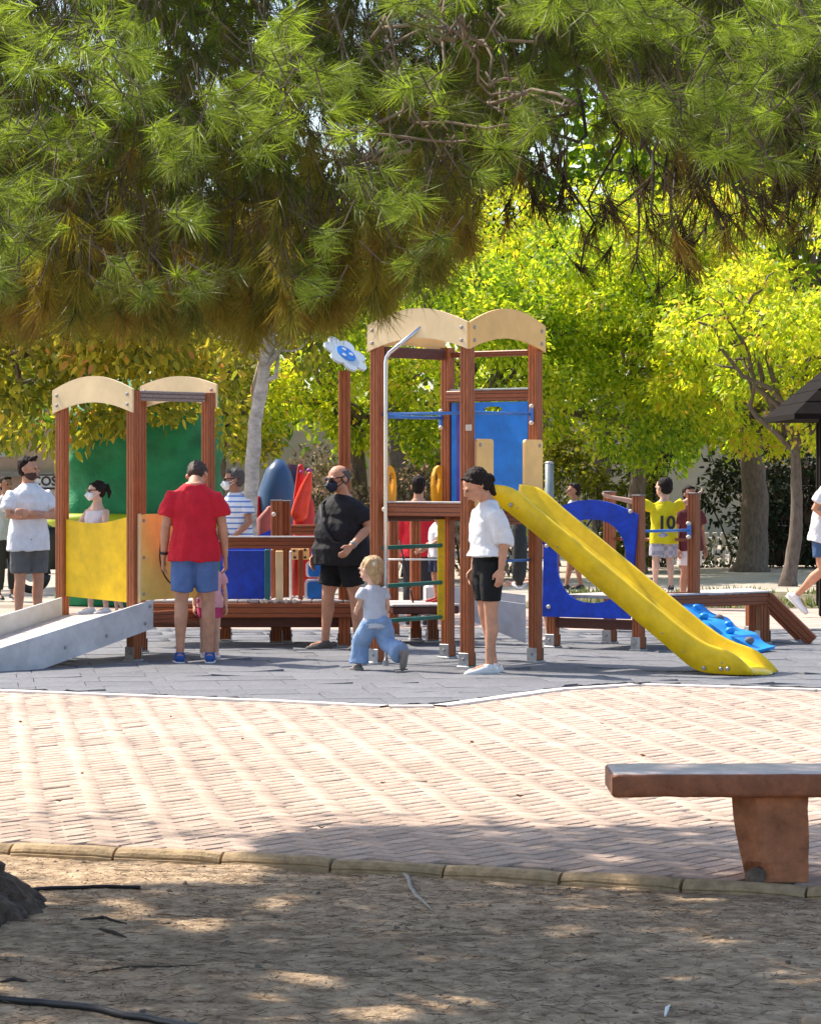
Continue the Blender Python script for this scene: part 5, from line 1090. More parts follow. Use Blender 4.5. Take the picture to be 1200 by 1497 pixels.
def person(label, X, Y, H, yaw, z0=0, J=None, head=(0, 0, 0), hs=1.0, hoff=(0, 0, 0), girth=1.0, skin_m=None, hair=None, hair_m=None, shirt=None, pants=None, shoes=None, toes=None, extras=(), fat=1.0, bust=0, belly=0, limb=1.0, group=None, hand_fwd=0, vox=None, shoulder=1.0):
    skin_m = skin_m or sk_tan; j = {k: Vector(v) for k, v in JD.items()}; hh = .066*hs; nk = (1-2*hh-.03)/.838
    for k in j: j[k] = Vector((j[k].x*(.9+.1*hs), j[k].y, j[k].z*nk))
    for k in ('shL', 'shR'): j[k].x *= shoulder
    for k, v in (J or {}).items(): j[k] = Vector(v)
    for k in ('elL', 'elR', 'wrL', 'wrR'):
        pass
    Mz = Matrix.Rotation(yaw, 3, 'Z'); O = Vector((X, Y, z0))
    def Wd(p): return O+Mz@(Vector(p)*H)
    def latv(v=(1, 0, 0)): return Mz@Vector(v)
    ch = 1+.25*(hs-1)
    T_ = thing('person', label, 'person', tuple(O), group)
    B = MB(); lat = latv(); g = girth
    def tor(scale, add, top=True, z_from=None):
        q = [(j['hip'].lerp(j['waist'], -.35), .078*g, .060*g), (j['hip'], .088*g, .066*g), (j['waist'], .075*g*fat, .058*g*fat), (j['chest'], .090*g, .064*g*(1+bust*.2)), (j['shC'].lerp(j['chest'], .45), .092*g*shoulder, .058*g), (j['shC'].lerp(j['chest'], .08), .080*g*shoulder, .050*g), (j['shC'].lerp(j['neck'], .45), .056*g*shoulder, .041*g), (j['neck']+Vector((0, 0, .012)), .036*g**.5, .034*g**.5)]
        return q
    q = tor(1, 0); B.tube([Wd(p) for p, _, _ in q], [(a*H, b*H) for _, a, b in q], 20, lat=lat)
    if belly: B.ell(Wd(j['waist']+Vector((0, -.03, .01))), (.070*g*H*fat, .055*g*H*(1+belly), .085*H), Mz)
    hc = j['neck']+Matrix.Rotation(-head[1]*.75, 3, 'X')@Vector((0, -.010, hh*1.0+.026))+Vector(hoff)
    HM = Mz@Matrix.Rotation(head[0], 3, 'Z')@Matrix.Rotation(-head[1], 3, 'X')@Matrix.Rotation(head[2], 3, 'Y')@Matrix.Diagonal((1+.30*(hs-1), 1+.22*(hs-1), 1))
    hcW = Wd(hc); s = hh*H/.066
    def hd(p): return hcW+HM@(Vector(p)*s)
    B.tube([Wd(j['neck']-Vector((0, 0, .02))), hd((0, .008, -.040))], [.034*H*g**.5*min(1, 1.1-.1*hs), .031*s], 14)
    B.ell(hd((0, .006, .014)), (.0465*s, .056*s, .051*s), HM); B.ell(hd((0, -.010, -.022)), (.037*s, .042*s, .040*s), HM); B.ell(hd((0, -.034, -.048)), (.016*s, .014*s, .012*s), HM)
    B.tube([hd((0, -.050, .010)), hd((0, -.064, -.012)), hd((0, -.052, -.019))], [.0055*s, .0085*s, .006*s], 8, dome=True)
    B.ell(hd((0, -.052, -.033)), (.014*s, .008*s, .007*s), HM)
    for sx in (-1, 1): B.ell(hd((sx*.047, .008, -.004)), (.006*s, .012*s, .017*s), HM); B.ell(hd((sx*.018, -.046, .013)), (.014*s, .007*s, .006*s), HM)
    # arms and hands
    def limb_pts(a, b, c, ra, rb, rc, rd, re): return [a, a.lerp(b, .5), b, b.lerp(c, .3), c], [ra, rb, rc, rd, re]
    for S_ in 'LR':
        a, b, c = j['sh'+S_], j['el'+S_], j['wr'+S_]; k = H*limb
        B.tube([Wd(j['shC'].lerp(a, .40)+Vector((0, 0, -.016))), Wd(a), Wd(a.lerp(b, .45)), Wd(b), Wd(b.lerp(c, .3)), Wd(c)], [.026*k, .0295*k, .027*k, .0225*k, .0235*k, .0155*k], 12, dome=True)
        W0_, d = Wd(c), (Wd(c)-Wd(b)).normalized(); inn = (latv((-1, 0, 0)) if S_ == 'L' else latv((1, 0, 0)))
        fw = latv((0, -1, 0)); palm_n = (inn-d*inn.dot(d)); palm_n = palm_n.normalized() if palm_n.length > .2 else (latv((0, 0, 1))-d*d.z).normalized(); wd_ = d.cross(palm_n).normalized()
        if wd_.dot(fw) < 0 and abs(wd_.dot(fw)) > .1: wd_ = -wd_
        hl = .052*H*ch; 
        B.tube([W0_, W0_+d*hl*.45, W0_+d*hl], [(.015*H, .010*H), (.021*H, .011*H), (.021*H, .0095*H)], 10, lat=wd_, dome=True)
        for f_, (o_, L3) in enumerate(((.0165, .040), (.0055, .046), (-.0055, .043), (-.016, .034))):
            p0 = W0_+d*hl*.9+wd_*o_*H; p1 = p0+d*L3*H*.5+palm_n*.004*H; p2 = p1+d*L3*H*.42+palm_n*.017*H; B.tube([p0, p1, p2], [.0062*H, .0057*H, .0046*H], 7, dome=True)
        p0 = W0_+d*hl*.3+wd_*.016*H; p1 = p0+d*.022*H+wd_*.016*H+palm_n*.006*H; B.tube([p0, p1, p1+d*.02*H+palm_n*.006*H], [.008*H, .007*H, .0052*H], 7, dome=True)
    # legs and feet
    for S_ in 'LR':
        a, b, c = j['hi'+S_], j['kn'+S_], j['an'+S_]; k = H*limb
        ca = b.lerp(c, .3)+Vector((0, .008, 0))
        B.tube([Wd(a), Wd(a.lerp(b, .35)), Wd(b.lerp(a, .12)), Wd(b), Wd(ca), Wd(b.lerp(c, .7)), Wd(c)], [.052*k*g**.6, .047*k*g**.5, .034*k, .0315*k, .0325*k, .0225*k, .0195*k], 14, dome=True)
        tv = Vector((toes or {}).get(S_, (0, -1, 0))).normalized(); sh = (c-b).normalized(); heel = c+sh*.022-tv*.018; toe = c+sh*.026+tv*.085
        B.tube([Wd(heel), Wd(c+sh*.02+tv*.03), Wd(toe)], [.018*H, .0185*H, .013*H], 10, dome=True)
    vx = vox or max(.0055, .0046*H); body = link('body', remesh(B, skin_m, vx, 3), T_, O); body.data.transform(Matrix.Translation(-O))
    def part(name, mb, m, vx_=None, sm=4, wr=0, ws=12, label=None, parent=None):
        me = remesh(mb, m, vx_ or vx*1.15, sm, wr, ws, X); me.transform(Matrix.Translation(-O)); o = link(name, me, parent or T_, O if not parent else O)
        if label: o['label'] = label
        return o
    def raw(name, mb, m, parent=None, smooth=True, label=None):
        me = meshof(name, mb, m, O, smooth); o = link(name, me, parent or T_, O)
        if label: o['label'] = label
        return o
    # eyes and mouth
    if not any(e[0] == 'sunglasses' for e in extras):
        for sx in (-1, 1): raw('eye', MB().ell(hd((sx*.018, -.0505, .004)), (.0075*s, .004*s, .0042*s), HM, 10, 6), eye_w)
    if not any(e[0] == 'face_mask' for e in extras): raw('mouth', MB().ell(hd((0, -.0595, -.033)), (.0135*s, .003*s, .003*s), HM, 10, 6), lip_m)
    # clothes
    if shirt:
        m, hem, slv, lo = shirt['m'], shirt.get('hem', .48), shirt.get('sleeve', .6), shirt.get('loose', .014)
        hp, wp, cp = j['hip'], j['waist'], j['chest']; C = MB(); hz = hem*nk; tdir = (wp-hp); bot = hp+tdir*((hz-hp.z)/max(.01, tdir.z)); fl_ = shirt.get('flare', 1.0)
        Lx = lo
        rows = [(bot, (.103*g+Lx)*fl_, (.074*g+Lx)*fl_*(1+belly*.5)), (bot.lerp(wp, .55), (.097*g*max(1, fat*.97)+Lx)*(1+(fl_-1)*.6), (.064*g*fat+Lx)*(1+belly*.7)), (wp, .080*g*fat+Lx, .062*g*fat+Lx), (wp.lerp(cp, .6), .087*g+Lx, .064*g+Lx*.9), (cp, .092*g+Lx*.9, .067*g+Lx*.7), (j['shC'].lerp(cp, .45), .096*g*shoulder+Lx*.6, .062*g+Lx*.4), (j['shC'].lerp(cp, .08), .085*g*shoulder+Lx*.3, .054*g+.005), (j['shC'].lerp(j['neck'], .45), .062*g*shoulder+.004, .045*g+.004), (j['neck']+Vector((0, 0, .002)), .042*g**.6+.002, .040*g**.6+.001)]
        if shirt.get('off_shoulder'): rows = rows[:5]+[(j['shC'].lerp(cp, .35), .093*g+.004, .058*g+.006)]
        C.tube([Wd(p) for p, _, _ in rows], [(a*H, b*H) for _, a, b in rows], 28, lat=lat)
        if belly: C.ell(Wd(wp+Vector((0, -.03, .005))), ((.076*g*fat+Lx*.6)*H, (.058*g*(1+belly)+Lx*.8)*H, .12*H), Mz)
        if slv > 0 and not shirt.get('off_shoulder'):
            for S_ in 'LR':
                a, b, c = j['sh'+S_], j['el'+S_], j['wr'+S_]; pts = [j['shC'].lerp(a, .40)+Vector((0, 0, -.018)), a+Vector((0, 0, -.003))]; rr = [.028, .0335+lo*.4]
                if slv <= 1: pts += [a.lerp(b, slv*.5), a.lerp(b, slv)]; rr += [.034+lo*.75, .031+lo*shirt.get('cuff', 1.0)]
                else: pts += [a.lerp(b, .5), b, b.lerp(c, slv-1)]; rr += [.033+lo*.7, .029+lo*.8, .026+lo*shirt.get('cuff', 1.0)]
                C.tube([Wd(p) for p in pts], [r_*H*limb**.5 for r_ in rr], 14)
        so_ = part('shirt', C, m, None, 3, shirt.get('wr', .009)*H/1.0, shirt.get('ws', 10), shirt.get('label'))
        if shirt.get('collar'):
            cb = MB(); cb.tube([Wd(j['neck']+Vector((.044*math.cos(a), .042*math.sin(a)-.002, .004+.004*math.sin(a)))) for a in np.linspace(0, 2*math.pi, 19)], .007*H, 7); raw('collar', cb, shirt['collar'], so_)
    if pants:
        m, ln, lo = pants['m'], pants.get('len', .5), pants.get('loose', .012); C = MB(); hp, wp = j['hip'], j['waist']; top = hp.lerp(wp, pants.get('rise', .45))
        C.tube([Wd(hp+Vector((0, 0, -.045))), Wd(hp), Wd(top)], [((.083*g+lo*.7)*H, (.066*g+lo*.5)*H), ((.095*g+lo*.6)*H, (.076*g+lo*.6)*H), ((.084*g*fat+lo*.4)*H, (.060*g*fat+lo*.5)*H)], 22, lat=lat)
        for S_ in 'LR':
            a, b, c = j['hi'+S_], j['kn'+S_], j['an'+S_]; fl_ = pants.get('flare', 1.0)
            if ln <= 1: pts = [a+Vector((0, 0, .045)), a.lerp(b, ln*.5), a.lerp(b, ln)]; rr = [.055*g**.6+lo*.6, .049+lo*.9, (.040+lo*1.1)*fl_]
            else: pts = [a+Vector((0, 0, .01)), a.lerp(b, .5), b, b.lerp(c, (ln-1)*.5), b.lerp(c, ln-1)]; rr = [.056*g**.6+lo*.6, .048+lo, .038+lo*1.1, .035+lo*1.2, (.028+lo*1.3)*fl_]
            C.tube([Wd(p) for p in pts], [r_*H*limb**.5 for r_ in rr], 16)
        part(pants.get('name', 'shorts'), C, m, None, 3, pants.get('wr', .006)*H/1.1, 12, pants.get('label'))
    if shoes:
        for S_ in 'LR':
            c, b = j['an'+S_], j['kn'+S_]; tv = Vector((toes or {}).get(S_, (0, -1, 0))).normalized(); sh = (c-b).normalized(); sh = (sh-tv*sh.dot(tv)).normalized(); sdv = tv.cross(sh); C = MB(); k = shoes.get('s', 1)*ch
            g0 = c+sh*.030*k
            C.tube([Wd(g0-tv*.026*k), Wd(g0+tv*.03*k-sh*.003), Wd(g0+tv*.07*k+sh*.003), Wd(g0+tv*.100*k+sh*.006)], [(.021*H*k, .021*H*k), (.024*H*k, .024*H*k), (.026*H*k, .018*H*k), (.020*H*k, .012*H*k)], 14, lat=Mz@sdv, dome=True)
            C.tube([Wd(c-sh*.002), Wd(c+sh*.022)], [.023*H*k, .027*H*k], 12)
            s1 = part('shoe', C, shoes['m'], vx*.9, 2)
            Sx = MB(); gb = g0+sh*.0155*k; Sx.tube([Wd(gb-tv*.042*k), Wd(gb-tv*.02*k), Wd(gb+tv*.03*k), Wd(gb+tv*.08*k), Wd(gb+tv*.112*k)], [(.012*H*k, .006*H), (.024*H*k, .007*H), (.026*H*k, .007*H), (.029*H*k, .007*H), (.012*H*k, .006*H)], 14, lat=Mz@sdv); raw('sole', Sx, shoes.get('sole', white_p), s1)
    # hair
    if hair:
        C = MB()
        if hair in ('short', 'buzz', 'bun', 'pony', 'toddler', 'balding', 'quiff'):
            t = {'short': 1.07, 'buzz': 1.02, 'bun': 1.08, 'pony': 1.06, 'toddler': 1.10, 'balding': 1.0, 'quiff': 1.05}[hair]
            if hair == 'balding': C.ell(hd((0, .016, .010)), (.0485*s*t, .0495*s*t, .0475*s*t), HM, 20, 14)
            else: C.ell(hd((0, .019, .025)), (.0465*s*t, .050*s*t, .047*s*t), HM, 20, 14); C.ell(hd((0, .030, -.004)), (.040*s*t, .034*s*t, .042*s*t), HM, 20, 14)
            if hair in ('short', 'quiff'): C.tube([hd((-.024, -.024, .054)), hd((0, -.032, .058)), hd((.024, -.024, .054))], .011*s, 8, dome=True)
            if hair == 'quiff': C.tube([hd((-.02, -.028, .060)), hd((.01, -.036, .068)), hd((.022, -.024, .064))], .012*s, 8, dome=True)
            if hair in ('bun', 'pony'):
                for sx in (-1, 1): C.tube([hd((sx*.018, -.030, .052)), hd((sx*.041, -.012, .030)), hd((sx*.044, .012, .0))], [.008*s, .010*s, .011*s], 8, dome=True)
            if hair == 'bun': C.ell(hd((0, .068, -.012)), (.026*s, .022*s, .026*s), HM); C.tube([hd((0, .036, -.01)), hd((0, .052, -.04)), hd((0, .048, -.078))], [.034*s, .024*s, .010*s], 10, dome=True)
            if hair == 'pony': C.tube([hd((0, .05, .030)), hd((0, .078, .028)), hd((0, .092, -.01)), hd((0, .088, -.05))], [.016*s, .020*s, .018*s, .007*s], 10, dome=True)
            if hair == 'toddler': C.tube([hd((0, .03, -.02)), hd((0, .04, -.055))], [.036*s, .026*s], 12, dome=True)
        part('hair', C, hair_m or hair_dk, vx*.8, 2, .004*s, 45)
    for e in extras:
        if e[0] == 'face_mask':
            C = MB(); C.ell(hd((0, -.040, -.026)), (.036*s, .026*s, .032*s), HM); C.tube([hd((0, -.05, -.005)), hd((0, -.068, -.022)), hd((0, -.05, -.05))], [.012*s, .016*s, .012*s], 10, dome=True); mk = part('face_mask', C, e[1], vx*.7, 2)
            for sx in (-1, 1): raw('ear_loop', MB().tube([hd((sx*.034, -.040, -.014)), hd((sx*.049, .004, -.002)), hd((sx*.049, .006, -.010)), hd((sx*.034, -.036, -.036))], .0018*s, 5), e[1], mk)
        if e[0] == 'sunglasses':
            C = MB()
            for sx in (-1, 1): C.ell(hd((sx*.0195, -.056, .008)), (.017*s, .006*s, .012*s), HM); C.tube([hd((sx*.036, -.050, .012)), hd((sx*.050, .006, .008))], .0028*s, 6)
            C.tube([hd((-.01, -.060, .011)), hd((.01, -.060, .011))], .0025*s, 6); raw('sunglasses', C, lens_m)
        if e[0] == 'beard':
            C = MB(); C.ell(hd((0, -.014, -.034)), (.039*s, .043*s, .032*s), HM); part('beard', C, e[1], vx*.8, 2, .002, 60)
        if e[0] == 'watch':
            c, b = j['wr'+e[1]], j['el'+e[1]]; p = c.lerp(b, .06); q_ = c.lerp(b, .14); raw('watch', MB().tube([Wd(p), Wd(q_)], .0215*H, 14), black_p if len(e) < 3 else e[2])
        if e[0] == 'strap': raw('bag_strap', MB().tube([Wd(p) for p in e[1]], [(.011*H, .003*H)]*len(e[1]), 8), e[2])
        if e[0] == 'scrunchie': raw('hair_tie', MB().ell(hd((0.02, .055, .025)), (.018*s, .012*s, .018*s), HM), e[1])
        if e[0] == 'text':
            tm = text_mesh(e[1], e[2]*H, .002, e[3], True); o = link('shirt_number', tm, T_, Wd(e[4])); o.rotation_euler = (R(90)+e[6], 0, yaw+e[5])
        if e[0] == 'tube': raw(e[1], MB().tube([Wd(p) for p in e[2]], [r_*H for r_ in e[3]], 10, dome=True), e[4])
    return T_
def xg(px, d): return (px-600)*d/F
white_t = cloth('white_tee', (.74, .74, .75)); blue_short = cloth('denim_blue', (.10, .17, .38), lowfreq=6)
# man in the red T-shirt, seen from behind, head bowed
person('man in red T-shirt and blue denim shorts seen from behind, head bowed', xg(284, 25.75), 25.75, 1.80, R(183), head=(R(-20), R(-62), R(10)), hoff=(-.012, -.020, -.020), skin_m=sk_tan, hair='buzz', hair_m=mat('hair_brown', (.055, .032, .022), .6, .4, 60, bump=.8, bscale=150),
    J=dict(chest=(0, -.006, .72), anL=(.066, .012, .05), anR=(-.072, .012, .05), knL=(.06, -.005, .285), knR=(-.064, -.005, .285), elL=(.132, .0, .632), elR=(-.132, .0, .632), wrL=(.142, -.03, .50), wrR=(-.142, -.03, .50)),
    girth=1.04, shoulder=1.04, shirt=dict(m=cloth('red_tee', (.60, .012, .028)), hem=.475, sleeve=.62, loose=.018, wr=.008), pants=dict(m=blue_short, len=.78, loose=.010, wr=.006), shoes=dict(m=cloth('blue_canvas', (.03, .10, .34))), toes=dict(R=(.0, -1, 0), L=(.10, -1, 0)), extras=[('watch', 'L')])
person('small child in pink shorts mostly hidden behind the man in red', xg(307, 26.45), 26.45, .98, R(10), hs=1.35, skin_m=sk_lt, hair='short', hair_m=hair_bl, shirt=dict(m=cloth('pink_floral', (.72, .40, .42)), hem=.47), pants=dict(m=cloth('pink_shorts', (.62, .07, .20)), len=.6), shoes=dict(m=white_p))
# man with crossed arms
person('bearded man in white T-shirt and grey shorts with folded arms', xg(42, 31), 31, 1.77, R(28), head=(R(42), R(-2), 0), skin_m=sk_tan, hair='quiff', extras=[('beard', mat('beard_dark', (.07, .03, .02), .7)), ],
    J=dict(elR=(-.135, -.03, .655), elL=(.135, -.03, .655), wrR=(.045, -.115, .655), wrL=(-.05, -.125, .675)), girth=1.06, shoulder=1.06, shirt=dict(m=white_t, hem=.455, sleeve=.72, loose=.02, wr=.009), pants=dict(m=cloth('grey_shorts', (.12, .12, .115), lowfreq=6), len=.80, loose=.014, flare=1.05), shoes=dict(m=white_p))
person('dark haired young man in light grey shirt beside the scooter at the left edge', xg(9, 38.5), 38.5, 1.56, R(25), head=(R(15), 0, 0), skin_m=sk_br, hair='short', shirt=dict(m=cloth('light_grey_tee', (.45, .46, .47)), hem=.48), pants=dict(m=cloth('dark_trousers', (.035, .03, .03)), len=1.85, loose=.006, name='trousers'), shoes=dict(m=black_p))
person('woman in sunglasses and white face mask with a dark ponytail, behind the yellow panel', xg(141, 34.6), 34.6, 1.51, R(-42), head=(R(-25), R(-4), 0), hs=1.08, skin_m=sk_lt, hair='pony', extras=[('sunglasses',), ('face_mask', white_p)],
    J=dict(elL=(.14, -.05, .67), wrL=(.05, -.15, .66), elR=(-.13, -.05, .67), wrR=(-.05, -.16, .65), anL=(.085, .02, .05), knL=(.075, 0, .28), anR=(-.085, .02, .05), knR=(-.07, 0, .28)), shirt=dict(m=cloth('white_floral', (.72, .64, .64)), hem=.46, off_shoulder=True), pants=dict(m=cloth('pale_shorts', (.6, .55, .55)), len=.5), shoes=dict(m=white_p))
person('small child in a floral outfit half hidden beside the legs of the masked woman', xg(172, 34.3), 34.3, .92, R(-60), hs=1.35, skin_m=sk_lt, hair='short', J=dict(knL=(.05, -.05, .28), anL=(.06, .05, .06)), shirt=dict(m=cloth('white_floral', (.7, .6, .6)), hem=.45), pants=dict(m=cloth('floral_pink', (.62, .42, .50)), len=1.3), shoes=dict(m=white_p))
# striped polo
def stripes(name, a, b, per, width):
    m, t, bs_, N, L = nodes(name); tc = N.new('ShaderNodeTexCoord'); sx = N.new('ShaderNodeSeparateXYZ'); L.new(tc.outputs['Object'], sx.inputs[0]); mt = N.new('ShaderNodeMath'); mt.operation = 'MULTIPLY'; mt.inputs[1].default_value = 1/per; L.new(sx.outputs[2], mt.inputs[0]); fr2 = N.new('ShaderNodeMath'); fr2.operation = 'FRACT'; L.new(mt.outputs[0], fr2.inputs[0]); lt = N.new('ShaderNodeMath'); lt.operation = 'LESS_THAN'; lt.inputs[1].default_value = width; L.new(fr2.outputs[0], lt.inputs[0])
    mx = N.new('ShaderNodeMix'); mx.data_type = 'RGBA'; mx.inputs[6].default_value = (*a, 1); mx.inputs[7].default_value = (*b, 1); L.new(lt.outputs[0], mx.inputs[0]); L.new(mx.outputs[2], bs_.inputs['Base Color']); bs_.inputs['Roughness'].default_value = .85; return m
person('man in blue striped white polo, sunglasses and white face mask beside the pale trunk', xg(345, 33), 33, 1.66, R(-48), head=(R(-35), R(-6), 0), hoff=(0, -.015, -.004), hs=1.05, skin_m=sk_br, hair='short', hair_m=hair_gr, extras=[('sunglasses',), ('face_mask', white_p), ('strap', [(-.05, -.09, .82), (-.02, -.105, .72), (.02, -.10, .6), (.07, -.08, .5)], black_p)],
    J=dict(wrL=(.10, -.10, .55), elL=(.135, -.0, .64), wrR=(-.08, -.12, .56)), girth=1.15, fat=1.1, shirt=dict(m=stripes('striped_polo', (.74, .75, .76), (.13, .24, .52), .058, .30), hem=.45, sleeve=.6, loose=.014, collar=white_t), pants=dict(m=cloth('navy_shorts', (.02, .03, .07)), len=.8), shoes=dict(m=black_p))
# man in black
person('heavy balding man in black T-shirt and shorts with dark face mask', xg(500, 27.6), 27.6, 1.69, R(-38), head=(R(-18), R(-10), 0), hs=1.08, hoff=(0, -.018, -.004), skin_m=sk_tan, hair='balding', hair_m=hair_gr, extras=[('sunglasses',), ('face_mask', mat('navy_mask', (.015, .022, .045), .7)), ('watch', 'L', steel), ('strap', [(-.085, .0, .815), (-.07, -.10, .77), (.0, -.165, .66), (.06, -.15, .58), (.12, -.05, .53)], mat('strap_grey', (.03, .03, .035), .7))],
    J=dict(elL=(.165, .02, .655), wrL=(.16, -.12, .555), elR=(-.155, .03, .64), wrR=(-.14, -.06, .50), anL=(.085, .03, .05), knL=(.075, .02, .285), anR=(-.09, -.03, .05), knR=(-.078, -.025, .285)), girth=1.32, fat=1.2, belly=.35, limb=1.08,
    shirt=dict(m=cloth('black_tee', (.012, .012, .014)), hem=.46, sleeve=.75, loose=.022, wr=.008), pants=dict(m=cloth('black_shorts', (.008, .008, .009)), len=.72, loose=.016), shoes=dict(m=cloth('grey_canvas', (.12, .11, .10))), toes=dict(R=(-.3, -1, 0), L=(.3, -1, 0)))
# toddler
person('fair haired toddler in grey T-shirt and loose pale blue trousers, running', xg(550, 24.65), 24.65, 1.00, R(-146), hs=1.5, head=(R(14), R(-6), 0), hoff=(.0, -.02, .0), skin_m=sk_lt, hair='toddler', hair_m=hair_bl, extras=[('scrunchie', cap_white)],
    J=dict(hip=(0, .0, .40), waist=(0, -.02, .50), chest=(0, -.045, .60), shC=(0, -.05, .655), neck=(0, -.05, .69), shL=(.105, -.045, .645), shR=(-.105, -.045, .645), elL=(.125, -.05, .545), wrL=(.10, -.13, .50), elR=(-.12, -.02, .53), wrR=(-.135, -.09, .425),
           hiL=(.055, 0, .385), hiR=(-.055, 0, .385), knL=(.07, -.13, .22), anL=(.08, -.13, .05), knR=(-.07, .05, .225), anR=(-.08, .25, .155)), toes=dict(L=(0, -1, 0), R=(0, -.35, -1)),
    shirt=dict(m=cloth('pale_grey_tee', (.52, .53, .58)), hem=.37, sleeve=.62, loose=.012), pants=dict(m=cloth('pale_denim', (.23, .34, .53), lowfreq=12), len=1.92, loose=.030, flare=1.25, wr=.014, name='trousers', rise=.3), shoes=dict(m=mat('grey_suede', (.2, .175, .16), .8), s=1.0, sole=mat('grey_sole', (.25, .22, .2))))
# girl in white
person('girl in loose white top, black cycling shorts and white sneakers beside the slide', xg(712, 24.35), 24.35, 1.67, R(-68), head=(R(-6), R(-34), 0), hs=1.08, hoff=(0, -.018, -.008), skin_m=sk_tan, hair='bun', girth=.86, shoulder=.98,
    J=dict(knL=(.045, .0, .285), anL=(.05, -.01, .048), knR=(-.035, .005, .285), anR=(-.05, .055, .048), elL=(.112, .04, .635), wrL=(.122, .02, .505), elR=(-.105, .0, .64), wrR=(-.09, -.03, .5), shC=(0, .008, .795), chest=(0, .0, .72)),
    shirt=dict(m=white_t, hem=.565, sleeve=1.15, loose=.022, cuff=.9, flare=1.12, wr=.008, ws=9), pants=dict(m=cloth('black_lycra', (.006, .006, .007)), len=.70, loose=.006, wr=.001, rise=.95), shoes=dict(m=mat('white_leather', (.75, .75, .75), .5), s=1.08), toes=dict(L=(.05, -1, 0), R=(-.1, -1, 0)))
# background people
person('dark haired person in a bright red jacket behind the rungs', xg(612, 32), 32, 1.57, R(165), head=(R(10), 0, 0), skin_m=sk_tan, hair='short', girth=1.1, shirt=dict(m=cloth('red_jacket', (.75, .02, .03)), hem=.46, sleeve=1.7), pants=dict(m=cloth('dark_trousers', (.03, .03, .03)), len=1.85, name='trousers'), shoes=dict(m=black_p))
person('child in white shirt, navy shorts and red shoes standing behind the yellow drilled board', xg(640, 28.75), 28.75, .93, R(-60), z0=.385, hs=1.3, skin_m=sk_tan, hair='short', J=dict(wrL=(.08, -.17, .55), elL=(.12, -.06, .62), wrR=(-.06, -.18, .52)), shirt=dict(m=white_t, hem=.47, sleeve=.9, loose=.02), pants=dict(m=cloth('navy_shorts', (.03, .05, .14)), len=.85, loose=.02), shoes=dict(m=cloth('red_shoe', (.4, .03, .03))))
person('boy with dark hair and bare legs walking beyond the slide', xg(838, 41.5), 41.5, 1.46, R(-70), head=(R(-10), 0, 0), skin_m=sk_br, hair='short', J=dict(anL=(.04, .06, .055), anR=(-.04, -.05, .05)), girth=.9, shirt=dict(m=cloth('light_grey_tee', (.5, .5, .5)), hem=.47), pants=dict(m=cloth('grey_shorts', (.1, .1, .1)), len=.7), shoes=dict(m=black_p))
def checks(name):
    m, t, bs_, N, L = nodes(name); tc = N.new('ShaderNodeTexCoord'); ck = N.new('ShaderNodeTexChecker'); ck.inputs['Scale'].default_value = 26; ck.inputs[1].default_value = (.42, .38, .42, 1); ck.inputs[2].default_value = (.10, .085, .11, 1); L.new(tc.outputs['Object'], ck.inputs[0]); nz = N.new('ShaderNodeTexNoise'); nz.inputs['Scale'].default_value = 12; mx = N.new('ShaderNodeMix'); mx.data_type = 'RGBA'; mx.inputs[7].default_value = (.6, .57, .6, 1); L.new(ck.outputs[0], mx.inputs[6]); L.new(nz.outputs[0], mx.inputs[0]); L.new(mx.outputs[2], bs_.inputs['Base Color']); bs_.inputs['Roughness'].default_value = .9; return m
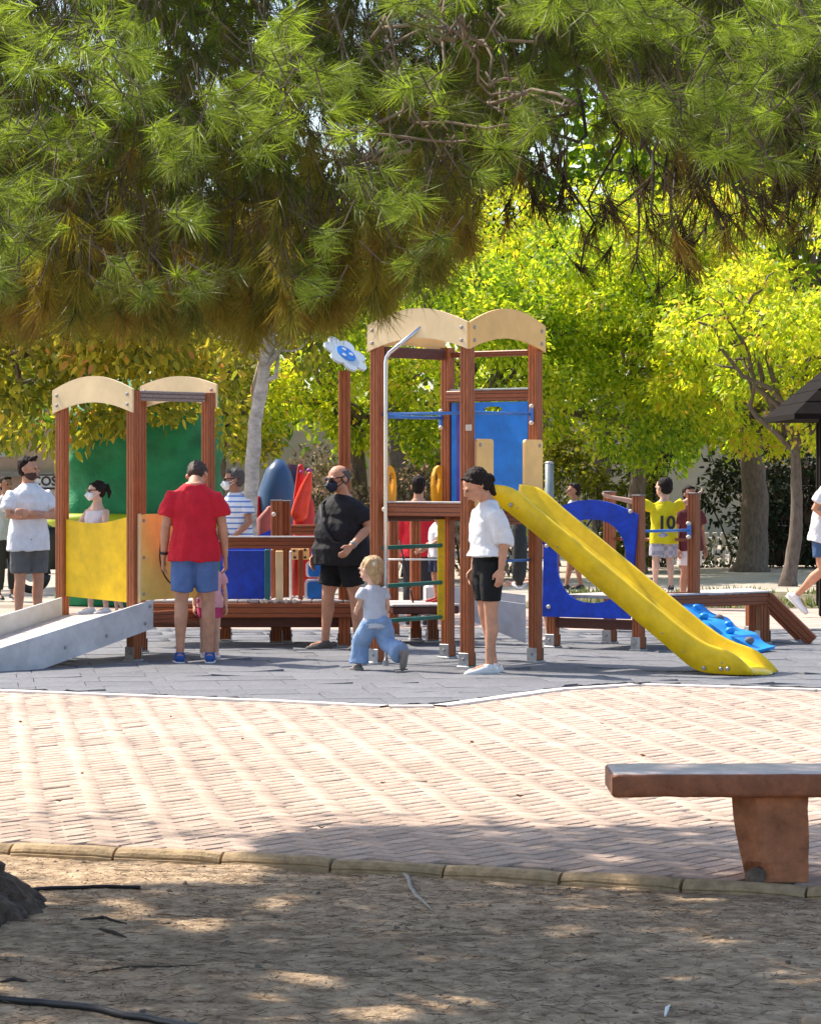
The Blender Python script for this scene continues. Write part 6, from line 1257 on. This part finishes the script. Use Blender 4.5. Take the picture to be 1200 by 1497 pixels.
person('boy in yellow football shirt and checked shorts, back turned, arms spread on two posts', xg(970, 28.25), 28.25, 1.06, R(188), z0=.495, hs=1.28, head=(R(28), R(-5), 0), skin_m=sk_lt, hair='buzz', hair_m=hair_dk, girth=1.04, extras=[('text', '10', .16, black_p, (0, .112, .60), R(180)-0, 0)],
    J=dict(shL=(.1, .0, .735), elL=(.26, .0, .785), wrL=(.45, -.03, .825), shR=(-.1, .0, .735), elR=(-.20, -.01, .785), wrR=(-.29, -.03, .84), anR=(-.065, .01, .06), anL=(.075, .0, .06), knL=(.07, 0, .28)),
    shirt=dict(m=cloth('yellow_shirt', (.82, .66, .008)), hem=.44, sleeve=.72, loose=.020), pants=dict(m=checks('checked_cotton'), len=.85, loose=.022), shoes=dict(m=black_p, s=.85))
person('person in a maroon top, half hidden behind the post right of the boy in yellow', xg(1008, 36), 36, 1.45, R(30), skin_m=sk_br, hair='short', shirt=dict(m=cloth('maroon_top', (.10, .015, .02)), hem=.47), pants=dict(m=cloth('pale_shorts', (.6, .55, .55)), len=.7), shoes=dict(m=black_p))
person('man in white T-shirt and denim shorts running at the right edge, foot kicked back', xg(1206, 34), 34, 1.80, R(62), head=(R(10), R(-5), 0), skin_m=sk_tan, hair='short', girth=1.05,
    J=dict(chest=(0, -.035, .72), waist=(0, -.015, .62), shC=(0, -.05, .79), neck=(0, -.06, .825), shL=(.1, -.05, .79), shR=(-.1, -.05, .79), elR=(-.13, .02, .66), wrR=(-.1, -.1, .6), elL=(.14, -.12, .67), wrL=(.1, -.2, .7), knR=(-.05, .0, .285), anR=(-.05, .165, .135), knL=(.05, -.03, .285), anL=(.055, .0, .05)), toes=dict(R=(0, -.75, -.65)),
    shirt=dict(m=white_t, hem=.46, sleeve=.7, loose=.02), pants=dict(m=cloth('denim_dark', (.05, .10, .22), lowfreq=6), len=.62, loose=.016), shoes=dict(m=white_p, s=1.1))
person('small child in white shirt mostly hidden behind the rightmost tower post, arm stretched out', xg(799, 28.95), 28.95, .98, R(-90), hs=1.3, skin_m=sk_lt, hair='short', head=(0, R(-8), 0), J=dict(elR=(-.09, -.14, .60), wrR=(-.06, -.33, .56), elL=(.09, -.10, .58), wrL=(.05, -.25, .56)), shirt=dict(m=white_t, hem=.40, loose=.02), pants=dict(m=cloth('navy_shorts', (.02, .03, .1)), len=.8, loose=.02), shoes=dict(m=white_p))
